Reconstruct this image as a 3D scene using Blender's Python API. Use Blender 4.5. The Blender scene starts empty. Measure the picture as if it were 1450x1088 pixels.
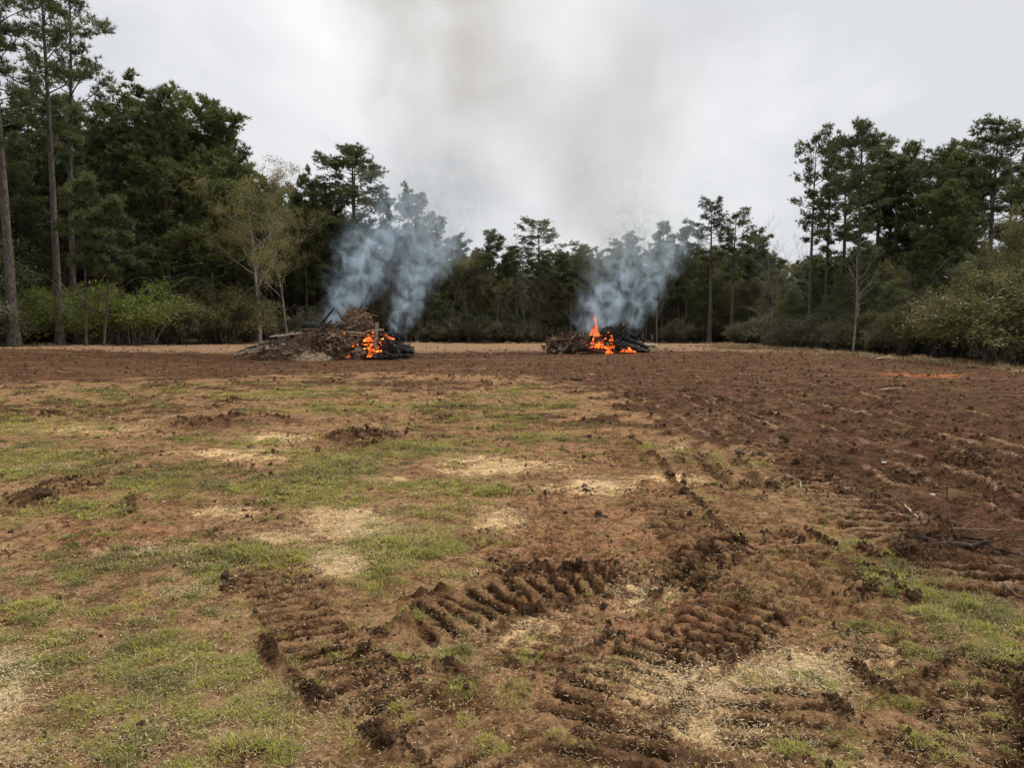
import bpy, math, random
import numpy as np
from mathutils import Vector, Matrix, noise as mnoise

# ------------------------------------------------------------------ camera, world, sun, exposure
SC = bpy.context.scene
COL = SC.collection
F, CU, CV, PITCH, EYE = 1047.0, 725.0, 544.0, math.atan(80 / 1047.0), 1.65
cam_d = bpy.data.cameras.new('camera')
cam_d.sensor_width = 36.0
cam_d.lens = 36.0 * F / 1450.0
cam_d.clip_start = 0.05
cam_d.clip_end = 3000.0
cam = bpy.data.objects.new('camera', cam_d)
COL.objects.link(cam)
cam.location = (0, 0, EYE)
cam.rotation_euler = (math.pi / 2 - PITCH, 0, 0)
SC.camera = cam

SUN_EL, SUN_AZ = math.radians(58), math.radians(62)     # azimuth measured from +Y towards +X
world = bpy.data.worlds.new('World')
SC.world = world
world.use_nodes = True
wn, wl = world.node_tree.nodes, world.node_tree.links
wn.clear()
w_out = wn.new('ShaderNodeOutputWorld')
w_bg = wn.new('ShaderNodeBackground')
w_bg.inputs['Strength'].default_value = 0.1
sky = wn.new('ShaderNodeTexSky')
sky.sky_type = 'NISHITA'
sky.sun_disc = False
sky.sun_elevation = SUN_EL
sky.sun_rotation = SUN_AZ
sky.air_density = 1.0
sky.dust_density = 2.5
w_tc = wn.new('ShaderNodeTexCoord')
w_map = wn.new('ShaderNodeMapping')
w_map.inputs['Scale'].default_value = (1.0, 1.0, 1.7)
w_map.inputs['Location'].default_value = (3.1, 0.4, 0.2)
w_n1 = wn.new('ShaderNodeTexNoise')
w_n1.inputs['Scale'].default_value = 1.15
w_n1.inputs['Detail'].default_value = 6.0
w_n1.inputs['Roughness'].default_value = 0.52
w_n1.inputs['Distortion'].default_value = 0.25
w_rp = wn.new('ShaderNodeValToRGB')
w_rp.color_ramp.elements[0].position = 0.42
w_rp.color_ramp.elements[0].color = (0.345, 0.352, 0.368, 1)
w_rp.color_ramp.elements[1].position = 0.58
w_rp.color_ramp.elements[1].color = (0.515, 0.515, 0.512, 1)
w_mul = wn.new('ShaderNodeVectorMath')
w_mul.operation = 'SCALE'
w_mul.inputs['Scale'].default_value = 9.6
w_mix = wn.new('ShaderNodeMix')
w_mix.data_type = 'RGBA'
w_mix.inputs[0].default_value = 0.985
wl.new(w_tc.outputs['Generated'], w_map.inputs['Vector'])
wl.new(w_map.outputs[0], w_n1.inputs['Vector'])
wl.new(w_n1.outputs['Fac'], w_rp.inputs[0])
wl.new(w_rp.outputs[0], w_mul.inputs[0])
wl.new(sky.outputs[0], w_mix.inputs[6])
wl.new(w_mul.outputs[0], w_mix.inputs[7])
wl.new(w_mix.outputs[2], w_bg.inputs['Color'])
wl.new(w_bg.outputs[0], w_out.inputs['Surface'])

sun_d = bpy.data.lights.new('sun', 'SUN')
sun_d.energy = 1.5
sun_d.angle = math.radians(16)
sun_d.color = (1.0, 0.965, 0.91)
sun = bpy.data.objects.new('sun', sun_d)
COL.objects.link(sun)
sdir = Vector((math.sin(SUN_AZ) * math.cos(SUN_EL), math.cos(SUN_AZ) * math.cos(SUN_EL), math.sin(SUN_EL)))
sun.rotation_euler = sdir.to_track_quat('Z', 'Y').to_euler()

SC.view_settings.view_transform = 'Standard'
SC.view_settings.look = 'None'
SC.view_settings.exposure = 1.14
SC.view_settings.gamma = 1.0
SC.view_settings.use_curve_mapping = False
SC.render.engine = 'CYCLES'
SC.cycles.use_denoising = True
SC.cycles.max_bounces = 6
SC.cycles.diffuse_bounces = 3
SC.cycles.glossy_bounces = 1
SC.cycles.transmission_bounces = 2
SC.cycles.volume_bounces = 4
SC.cycles.transparent_max_bounces = 16
SC.cycles.volume_max_steps = 128
SC.cycles.sample_clamp_indirect = 4.0

RNG = np.random.default_rng(11)
random.seed(7)

# ------------------------------------------------------------------ projection helpers: where on the ground a thing of the photograph stands
sp_, cp_ = math.sin(PITCH), math.cos(PITCH)
def ray(u, v):
    x, y = (u - CU) / F, (CV - v) / F
    return x, cp_ + y * sp_, -sp_ + y * cp_
def macro(x, y):
    """large, gentle shape of the clearing (numpy or float)"""
    x = np.asarray(x, float); y = np.asarray(y, float)
    l = np.clip((-x - 12) / 18, 0, 1); l = l * l * (3 - 2 * l)
    f = np.clip((y - 15) / 25, 0, 1); f = f * f * (3 - 2 * f)
    return 0.42 * l * f
def ground_at(u, v):
    dx, dy, dz = ray(u, v)
    z = 0.0
    for _ in range(6):
        t = (z - EYE) / dz
        z = float(macro(dx * t, dy * t))
    return Vector((dx * t, dy * t, z))
def at(u, v, Y):
    dx, dy, dz = ray(u, v)
    t = Y / dy
    return Vector((dx * t, Y, EYE + dz * t))
def project(X, Y, Z=0.0):
    y_, z_ = Y, Z - EYE
    depth = y_ * cp_ - z_ * sp_
    up = y_ * sp_ + z_ * cp_
    depth = np.maximum(depth, 0.3)
    return CU + F * X / depth, CV - F * up / depth

# ------------------------------------------------------------------ numpy noise
_g = np.random.default_rng(5)
_ang = _g.uniform(0, 2 * np.pi, (256, 256))
_GX, _GY = np.cos(_ang), np.sin(_ang)
def perlin(x, y, s=0):
    x = x + s * 17.31; y = y + s * 9.77
    xi = np.floor(x).astype(np.int64); yi = np.floor(y).astype(np.int64)
    xf = x - xi; yf = y - yi
    u = xf * xf * xf * (xf * (xf * 6 - 15) + 10); v = yf * yf * yf * (yf * (yf * 6 - 15) + 10)
    def g(ix, iy, fx, fy):
        a, b = (ix + s * 31) & 255, (iy + s * 57) & 255
        return _GX[a, b] * fx + _GY[a, b] * fy
    n0 = g(xi, yi, xf, yf) * (1 - u) + g(xi + 1, yi, xf - 1, yf) * u
    n1 = g(xi, yi + 1, xf, yf - 1) * (1 - u) + g(xi + 1, yi + 1, xf - 1, yf - 1) * u
    return (n0 * (1 - v) + n1 * v) * 1.5
def fbm(x, y, f, octv, s=0, gain=0.5):
    r = 0.0; a = 1.0; t = 0.0
    for k in range(octv):
        r = r + a * perlin(x * f, y * f, s + k * 3)
        t += a; a *= gain; f *= 2.03
    return r / t
def sstep(a, b, x):
    t = np.clip((x - a) / (b - a), 0, 1)
    return t * t * (3 - 2 * t)

# ------------------------------------------------------------------ what covers the ground
GRASS = [(640, 577, 170, 13, .9), (470, 580, 150, 14, .7), (390, 560, 130, 10, .8), (160, 562, 150, 12, .6), (60, 600, 120, 22, .7), (760, 572, 60, 8, .8),
         (60, 650, 110, 26, .9), (330, 632, 80, 10, 1), (240, 690, 150, 22, .8), (70, 720, 110, 18, .8), (90, 812, 110, 18, .9), (20, 740, 40, 12, .8), (600, 640, 110, 18, .8),
         (500, 660, 100, 26, .9), (470, 705, 120, 26, 1.1), (640, 700, 110, 22, .8), (600, 760, 130, 40, .9), (560, 820, 130, 44, 1), (330, 800, 160, 34, .9),
         (170, 860, 210, 50, .7), (100, 930, 200, 70, .75), (260, 960, 200, 90, .8), (340, 1050, 300, 80, .8), (60, 1060, 180, 70, .7), (560, 930, 90, 26, .5), (640, 1060, 110, 50, .6),
         (1000, 655, 75, 16, 1), (1070, 684, 70, 12, 1.1), (1165, 728, 38, 20, 1.2), (1235, 762, 65, 20, .9), (1290, 830, 70, 40, 1.0), (1360, 880, 110, 50, .95),
         (1210, 890, 110, 50, .7), (1080, 870, 90, 40, .7), (1090, 805, 70, 26, .6), (1400, 960, 90, 40, .7), (1130, 970, 80, 40, .5), (1240, 1030, 110, 45, .5), (1370, 1040, 80, 44, .8),
         (940, 712, 60, 12, .8), (760, 760, 60, 14, .5), (700, 600, 90, 14, .6), (890, 640, 60, 14, .6), (1090, 555, 60, 10, .5), (1340, 580, 120, 10, .45), (1420, 575, 60, 14, .5),
         (1000, 500, 80, 5, 1.0), (1100, 640, 60, 10, .4), (690, 555, 40, 6, .9), (680, 880, 70, 14, .7), (1050, 760, 60, 16, .4), (800, 615, 120, 14, .5), (740, 560, 110, 8, .7), (560, 600, 100, 12, .5)]
STRAW = [(170, 790, 75, 10, 1), (390, 626, 70, 9, .9), (340, 652, 110, 14, .8), (120, 665, 70, 10, .8), (490, 745, 75, 22, 1), (455, 795, 50, 20, 1), (370, 765, 50, 10, .8),
         (560, 686, 40, 8, .9), (720, 668, 90, 13, .9), (850, 695, 80, 13, .9), (720, 745, 50, 16, .8), (640, 655, 50, 8, .7), (925, 850, 60, 22, .9), (930, 680, 70, 10, .8),
         (960, 990, 110, 50, 1.1), (1090, 960, 90, 34, 1), (1000, 1040, 120, 40, .8), (10, 970, 40, 60, .9), (20, 1060, 60, 40, .7), (750, 900, 100, 34, .6), (830, 960, 70, 30, .6),
         (120, 610, 120, 12, .6), (260, 600, 120, 8, .6), (1230, 940, 90, 30, .6), (1420, 1000, 60, 30, .5), (250, 840, 90, 12, .5), (300, 730, 60, 10, .8), (560, 640, 50, 8, .5), (980, 640, 60, 10, .5)]
RED = [(120, 762, 150, 34, 1), (350, 655, 110, 14, .9), (430, 625, 80, 10, .8), (300, 735, 70, 16, .7), (790, 640, 110, 22, .8), (850, 600, 160, 22, .7), (860, 760, 130, 70, .7), (800, 800, 120, 40, .9),
       (960, 880, 170, 60, 1), (900, 1040, 190, 60, .8), (780, 1000, 120, 60, .7), (500, 925, 60, 30, .9), (1150, 770, 120, 50, .9), (1180, 860, 60, 30, .9), (90, 1000, 80, 30, .4), (640, 730, 100, 26, .5),
       (1300, 700, 160, 40, .35), (1100, 900, 200, 100, .5)]
SOIL = [(515, 627, 52, 17, 1.1), (300, 604, 90, 13, .9), (400, 598, 70, 9, .7), (60, 716, 60, 9, .8), (600, 607, 60, 9, .7), (830, 620, 80, 10, .6), (640, 545, 160, 8, .7), (1010, 930, 90, 30, .6),
        (1440, 1060, 60, 60, 1.2), (480, 545, 200, 8, .6), (240, 580, 160, 9, .6), (900, 1080, 200, 26, .8), (1340, 800, 90, 26, 1), (640, 1000, 60, 36, .8), (330, 1075, 90, 18, .7), (700, 630, 90, 9, .5)]
def blob(U, V, L):
    r = np.zeros_like(U)
    for (u, v, a, b, s) in L:
        d = ((U - u) / a) ** 2 + ((V - v) / b) ** 2
        r = np.maximum(r, s * np.exp(-d * 0.9))
    return r
# tracks: photograph points -> centre lines on the ground; half width (m), rib pitch (m), depth (m), strength
TRACKS = [
    dict(p=[(372, 790), (400, 840), (440, 890), (500, 945), (590, 1000), (680, 1050), (770, 1105)], hw=.22, pitch=.125, dep=.036, soil=.9, rib=1),
    dict(p=[(556, 896), (610, 882), (690, 852), (790, 832), (890, 824), (975, 802), (1050, 765)], hw=.25, pitch=.13, dep=.042, soil=.95, rib=1),
    dict(p=[(660, 750), (760, 790), (860, 812), (960, 830)], hw=.25, pitch=.13, dep=.026, soil=.6, rib=1),
    dict(p=[(850, 610), (905, 665), (950, 730), (985, 800), (1020, 880), (1060, 960), (1120, 1080)], hw=.25, pitch=.13, dep=.040, soil=.85, rib=1),
    dict(p=[(950, 640), (1060, 735), (1150, 800), (1215, 860), (1330, 960), (1450, 1060)], hw=.28, pitch=.14, dep=.042, soil=.85, rib=1),
    dict(p=[(1010, 585), (1060, 620), (1120, 662), (1200, 712), (1300, 770), (1420, 850)], hw=.40, pitch=.20, dep=.062, soil=1, rib=1),
    dict(p=[(960, 560), (1080, 600), (1220, 660), (1360, 730), (1500, 800)], hw=.45, pitch=.18, dep=.035, soil=1, rib=0),
    dict(p=[(900, 545), (1040, 572), (1240, 630), (1400, 690), (1520, 740)], hw=.5, pitch=.20, dep=.045, soil=1, rib=0),
    dict(p=[(930, 530), (1080, 555), (1300, 610), (1500, 670)], hw=.6, pitch=.2, dep=.06, soil=1, rib=0),
    dict(p=[(1040, 530), (1220, 560), (1400, 600), (1560, 640)], hw=.6, pitch=.2, dep=.06, soil=1, rib=0),
    dict(p=[(830, 535), (960, 590), (1010, 640), (1060, 700)], hw=.4, pitch=.2, dep=.035, soil=.8, rib=0),
    dict(p=[(-60, 740), (0, 722), (60, 706), (130, 690), (180, 678), (260, 662)], hw=.25, pitch=.15, dep=.045, soil=.8, rib=1),
    dict(p=[(540, 548), (600, 530), (640, 517), (665, 508)], hw=.30, pitch=.2, dep=.09, soil=.3, rib=0),
    dict(p=[(600, 552), (660, 532), (700, 518), (715, 509)], hw=.30, pitch=.2, dep=.09, soil=.3, rib=0),
    dict(p=[(690, 552), (725, 532), (745, 518)], hw=.30, pitch=.2, dep=.07, soil=.3, rib=0),
    dict(p=[(800, 1040), (860, 985), (930, 935), (1010, 895), (1120, 850), (1200, 800)], hw=.24, pitch=.13, dep=.038, soil=.8, rib=1),
    dict(p=[(1290, 600), (1350, 640), (1370, 700)], hw=.35, pitch=.2, dep=.05, soil=1, rib=1),
    dict(p=[(1300, 1120), (1390, 1030), (1500, 960)], hw=.26, pitch=.13, dep=.03, soil=.7, rib=1),
    dict(p=[(760, 660), (800, 720), (810, 800), (790, 880), (740, 960)], hw=.22, pitch=.13, dep=.022, soil=.55, rib=1),
    dict(p=[(900, 740), (1010, 790), (1120, 840), (1260, 930)], hw=.24, pitch=.13, dep=.034, soil=.7, rib=1),
    dict(p=[(840, 1110), (900, 1020), (980, 960), (1080, 930)], hw=.22, pitch=.13, dep=.03, soil=.6, rib=1),
    dict(p=[(180, 560), (330, 575), (480, 572), (640, 556), (760, 535)], hw=.5, pitch=.2, dep=.06, soil=.6, rib=0),
    dict(p=[(20, 580), (200, 600), (420, 604), (600, 590), (800, 556)], hw=.4, pitch=.2, dep=.05, soil=.55, rib=0),
    dict(p=[(400, 640), (560, 622), (720, 612), (860, 590), (940, 560)], hw=.3, pitch=.16, dep=.03, soil=.45, rib=1),
]
for t in TRACKS:
    P = [ground_at(*q) for q in t['p']]
    Q = []
    for i in range(len(P) - 1):                       # smooth a little
        a = P[max(i - 1, 0)]; b = P[i]; c = P[i + 1]; d = P[min(i + 2, len(P) - 1)]
        for k in range(4):
            s = k / 4
            Q.append(0.5 * ((2 * b) + (c - a) * s + (2 * a - 5 * b + 4 * c - d) * s * s + (3 * b - a - 3 * c + d) * s ** 3))
    Q.append(P[-1])
    t['w'] = np.array([(q.x, q.y) for q in Q])
PILE_A, PILE_B = (-9.7, 38.6), (5.5, 47.5)

def fields(X, Y):
    """height and cover of the ground at world X, Y"""
    X = np.asarray(X, float); Y = np.asarray(Y, float)
    far = np.clip(Y / 9.0, 0.35, 3.0)
    wx = X + far * (0.16 * fbm(X, Y, 1.7, 3, 1) + 0.5 * fbm(X, Y, .35, 2, 2))
    wy = Y + far * (0.16 * fbm(X, Y, 1.9, 3, 3) + 0.5 * fbm(X, Y, .4, 2, 4))
    U, V = project(wx, wy)
    big = fbm(X, Y, .22, 3, 5); mid = fbm(X, Y, 1.1, 4, 6); fine = fbm(X, Y, 6.5, 3, 7); vfine = fbm(X, Y, 24.0, 2, 8)
    ub = np.interp(V, [500, 545, 570, 600, 620, 650, 690, 740, 780, 850, 900, 1100], [700, 800, 880, 950, 990, 1065, 1150, 1245, 1300, 1430, 1510, 1900])
    soilR = sstep(-55, 45, U - ub + 90 * mid + 40 * fine) * (V > 500)
    vb = np.interp(U, [-400, 0, 300, 520, 700, 850, 1000], [552, 548, 538, 528, 534, 548, 600])
    soilT = sstep(-6, 6, vb - V + 9 * mid + 5 * big)
    pale = sstep(-4, 4, np.interp(U, [-300, 0, 300, 700, 1000, 1200, 1450, 1700], [508, 505, 503, 499, 497, 502, 526, 545]) - V + 5 * mid)
    pale = np.where(Y > 100, 0.4, pale)
    litter = np.maximum.reduce([sstep(-0.8, 1.0, -X - 33 + 1.5 * big), sstep(-.8, 1.0, X - 21.5 - .02 * Y + 1.5 * big), sstep(-1.5, 1.5, Y - 79 + 2 * big)])
    soil = np.maximum(soilR, soilT)
    soil = np.maximum(soil, blob(U, V, SOIL))
    wash = sstep(.05, .5, mid + big) * 0.55
    soil = np.maximum(soil, .85 * sstep(-.12, .22, .6 * big + mid + .3 * fine) * sstep(640, 585, V))
    soil = np.maximum(soil, .55 * sstep(.10, .45, .5 * big + mid + .5 * fine))
    rib_h = np.zeros_like(X); rib_s = np.zeros_like(X); churn = np.zeros_like(X); rim = np.zeros_like(X)
    jx = X + 0.02 * fine; jy = Y + 0.02 * fbm(X, Y, 5, 2, 19)
    for k, t in enumerate(TRACKS):
        W = t['w']; hw = t['hw']
        near = (X > W[:, 0].min() - 1) & (X < W[:, 0].max() + 1) & (Y > W[:, 1].min() - 1) & (Y < W[:, 1].max() + 1)
        if not near.any():
            continue
        x, y = jx[near], jy[near]
        best = np.full(x.shape, 9.0); ss = np.zeros_like(x); tt = np.zeros_like(x); L = 0.0; LT = float(np.hypot(*np.diff(W, axis=0).T).sum())
        for i in range(len(W) - 1):
            a = W[i]; d = W[i + 1] - a; l = math.hypot(*d)
            if l < 1e-6: continue
            e = d / l
            q = np.clip((x - a[0]) * e[0] + (y - a[1]) * e[1], 0, l)
            px, py = x - a[0] - e[0] * q, y - a[1] - e[1] * q
            dd = np.hypot(px, py)
            m = dd < best
            best[m] = dd[m]; ss[m] = (px * e[1] - py * e[0])[m]; tt[m] = L + q[m]
            L += l
        a_ = np.abs(ss)
        inside = (1 - sstep(hw * .85, hw * 1.08, best)) * sstep(0, .2, tt) * sstep(0, .2, LT - tt)
        patch = sstep(-.45, .15, fbm(x, y, .9, 3, 40 + k))
        ph = tt / t['pitch'] + .35 * fbm(x, y, 1.6, 2, 60 + k)
        w = 0.5 - 0.5 * np.cos(2 * np.pi * ph)
        w = sstep(.22, .62, w + .42 * fbm(x, y, 7, 3, 61))
        if t['rib']:
            h = t['dep'] * ((w - .75) * inside * (0.5 + .5 * patch))
            if k == 5: rim[near] = np.maximum(rim[near], sstep(.8, 1, w) * inside * (.1 + .9 * patch) * .5)
            rs = inside * (0.45 + 0.55 * (1 - w)) * (0.35 + .65 * patch)
        else:
            st = .5 + .5 * np.cos((ss + .16 * fbm(x, y, .7, 3, 71)) * 2 * np.pi / (hw * .95)); st = st * (.45 + .55 * patch)
            h = 1.25 * t['dep'] * inside * (st - .7) * (0.4 + .6 * patch)
            rs = inside * (.35 + .5 * (1 - st)) * (.4 + .6 * patch)
            rim[near] = np.maximum(rim[near], sstep(.6, .95, st) * inside * patch * .55)
        berm = sstep(0, .5, tt) * sstep(0, .5, LT - tt) * np.exp(-((best - hw * 1.25) / (.045 + .08 * hw)) ** 2) * (.1 + .9 * sstep(-.2, .4, fbm(x, y, 2.1, 2, 80 + k)))
        rib_h[near] += h + t['dep'] * .42 * berm
        rib_s[near] = np.maximum(rib_s[near], t['soil'] * np.maximum(rs, berm * .9))
        churn[near] = np.maximum(churn[near], t['soil'] * np.maximum(inside * .25, berm))
    soil = np.clip(np.maximum(soil * (0.85 + .3 * mid), rib_s), 0, 1.2)
    g0 = blob(U, V, GRASS) * (V < 1400) + .25 * sstep(-.2, .5, big)
    grass = np.clip(g0 * 1.15 + 1.15 * mid + .85 * fine + .4 * vfine - .17, 0, 1.3)
    grass = grass * (1 - .88 * np.clip(soilR + soilT * .85 + pale * .8, 0, 1)) * (1 - np.clip(rib_s * 1.1, 0, 1)) * (1 - .9 * litter)
    grass = np.maximum(grass, pale * .9 * blob(U, V, [(1000, 500, 110, 5, 1), (300, 497, 200, 3, .3)]))
    straw = np.clip(blob(U, V, STRAW) * 1.25 + .6 * mid + .5 * fine - .12, 0, 1.2) * (1 - np.clip(soil, 0, 1))
    red = np.clip(.8 * blob(U, V, RED) + .5 * mid + .25 * fine + .2 * big, 0, 1) + .5 * sstep(.1, .5, -big + .4 * mid) * (V < 800)
    pale = np.maximum(pale, rim)
    orange = blob(U, V, [(1310, 531, 60, 4, .8), (1250, 528, 40, 3, .45), (1440, 535, 40, 4, .3)])
    # height
    z = macro(X, Y) + .05 * fbm(X, Y, .12, 2, 9) * np.clip(Y / 6, 0, 1) * 2 + .025 * fbm(X, Y, .7, 3, 10)
    bil = np.abs(perlin(X * 9, Y * 9, 21)) * .6 + np.abs(perlin(X * 21, Y * 21, 22)) * .35 + np.abs(perlin(X * 4, Y * 4, 23)) * .7
    cl = np.clip(np.maximum(soil * (.30 + .35 * sstep(-.1, .5, mid)), churn), 0, 1.2)
    heap = blob(U, V, [(515, 627, 40, 12, 1), (290, 603, 50, 8, .7), (345, 598, 60, 6, .5), (170, 720, 26, 6, .7), (1310, 785, 40, 14, .5), (560, 895, 26, 10, .5), (590, 870, 40, 12, .4), (1440, 1040, 40, 40, .5), (40, 716, 30, 6, .5)])
    z = z + cl * .11 * (bil - .25) + 1.55 * rib_h + .014 * fbm(X, Y, 2.6, 3, 11) + heap * (.14 + .12 * (bil - .3)) + .012 * np.abs(vfine) + .010 * fine + np.clip(soil, 0, 1) * (.022 * np.abs(vfine) + .012 * np.abs(fine))
    z = z + soil * .065 * fbm(X, Y * 2.2, .9, 4, 25, .62) * np.clip(Y / 12, .3, 1.4)
    z = z + soilR * .012 * np.sin((X * .80 - Y * .22) * 9 + 2.2 * big + 1.2 * mid) * sstep(-.2, .3, fbm(X, Y, .3, 2, 33))
    z = z + grass * .008
    return dict(z=z, grass=grass, straw=straw, soil=np.clip(soil, 0, 1), red=np.clip(red, 0, 1), pale=pale, litter=litter, orange=np.clip(orange, 0, 1), clod=np.clip(cl + .6 * heap, 0, 1.3), heap=heap, U=U, V=V, mid=mid, fine=fine)
def gz(x, y):
    return float(fields(np.array([x]), np.array([y]))['z'][0])

# ------------------------------------------------------------------ node helper and materials
class NT:
    def __init__(s, name):
        s.m = bpy.data.materials.new(name); s.m.use_nodes = True
        s.n, s.l = s.m.node_tree.nodes, s.m.node_tree.links
        s.n.clear(); s.out = s.n.new('ShaderNodeOutputMaterial')
    def node(s, t, **kw):
        n = s.n.new(t)
        for k, v in kw.items(): setattr(n, k, v)
        return n
    def set(s, sock, v):
        if isinstance(v, bpy.types.NodeSocket): s.l.new(v, sock)
        elif v is not None:
            if isinstance(v, tuple) and len(v) == 3 and len(getattr(sock, 'default_value', (0,))) == 4: v = (*v, 1)
            sock.default_value = v
    def math(s, op, a, b=None, c=None, clamp=False):
        n = s.node('ShaderNodeMath', operation=op, use_clamp=clamp)
        s.set(n.inputs[0], a); s.set(n.inputs[1], b) if b is not None else None
        if c is not None: s.set(n.inputs[2], c)
        return n.outputs[0]
    def mix(s, f, a, b, blend='MIX'):
        n = s.node('ShaderNodeMix', data_type='RGBA', blend_type=blend)
        s.set(n.inputs[0], f); s.set(n.inputs[6], a); s.set(n.inputs[7], b)
        return n.outputs[2]
    def noise(s, vec, scale, detail=3.0, rough=.55, dist=0.0):
        n = s.node('ShaderNodeTexNoise')
        s.set(n.inputs['Vector'], vec); s.set(n.inputs['Scale'], scale); n.inputs['Detail'].default_value = detail
        n.inputs['Roughness'].default_value = rough; n.inputs['Distortion'].default_value = dist
        return n.outputs['Fac']
    def voro(s, vec, scale, out='Distance', feature='F1'):
        n = s.node('ShaderNodeTexVoronoi', feature=feature)
        s.set(n.inputs['Vector'], vec); n.inputs['Scale'].default_value = scale
        return n.outputs[out]
    def rng(s, x, a, b, c=0.0, d=1.0, smooth=True):
        n = s.node('ShaderNodeMapRange', interpolation_type='SMOOTHSTEP' if smooth else 'LINEAR')
        s.set(n.inputs[0], x); n.inputs[1].default_value = a; n.inputs[2].default_value = b; n.inputs[3].default_value = c; n.inputs[4].default_value = d
        return n.outputs[0]
    def obj(s):
        return s.node('ShaderNodeTexCoord').outputs['Object']
    def pos(s):
        return s.node('ShaderNodeNewGeometry').outputs['Position']
    def attr(s, name, out='Fac', t='GEOMETRY'):
        return s.node('ShaderNodeAttribute', attribute_name=name, attribute_type=t).outputs[out]
    def scalev(s, vec, sc):
        n = s.node('ShaderNodeMapping'); s.l.new(vec, n.inputs['Vector']); n.inputs['Scale'].default_value = sc
        return n.outputs[0]
    def bsdf(s, col, rough=.8, bump=None, dist=.02, strength=1.0, spec=.3, emis=None, es=0.0):
        n = s.node('ShaderNodeBsdfPrincipled')
        s.set(n.inputs['Base Color'], col); s.set(n.inputs['Roughness'], rough); s.set(n.inputs['Specular IOR Level'], spec)
        if emis is not None:
            s.set(n.inputs['Emission Color'], emis); s.set(n.inputs['Emission Strength'], es)
        if bump is not None:
            b = s.node('ShaderNodeBump'); b.inputs['Distance'].default_value = dist; b.inputs['Strength'].default_value = strength
            s.set(b.inputs['Height'], bump); s.l.new(b.outputs[0], n.inputs['Normal'])
        return n.outputs[0]
    def done(s, surf=None, vol=None):
        if surf: s.l.new(surf, s.out.inputs['Surface'])
        if vol: s.l.new(vol, s.out.inputs['Volume'])
        return s.m

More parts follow.
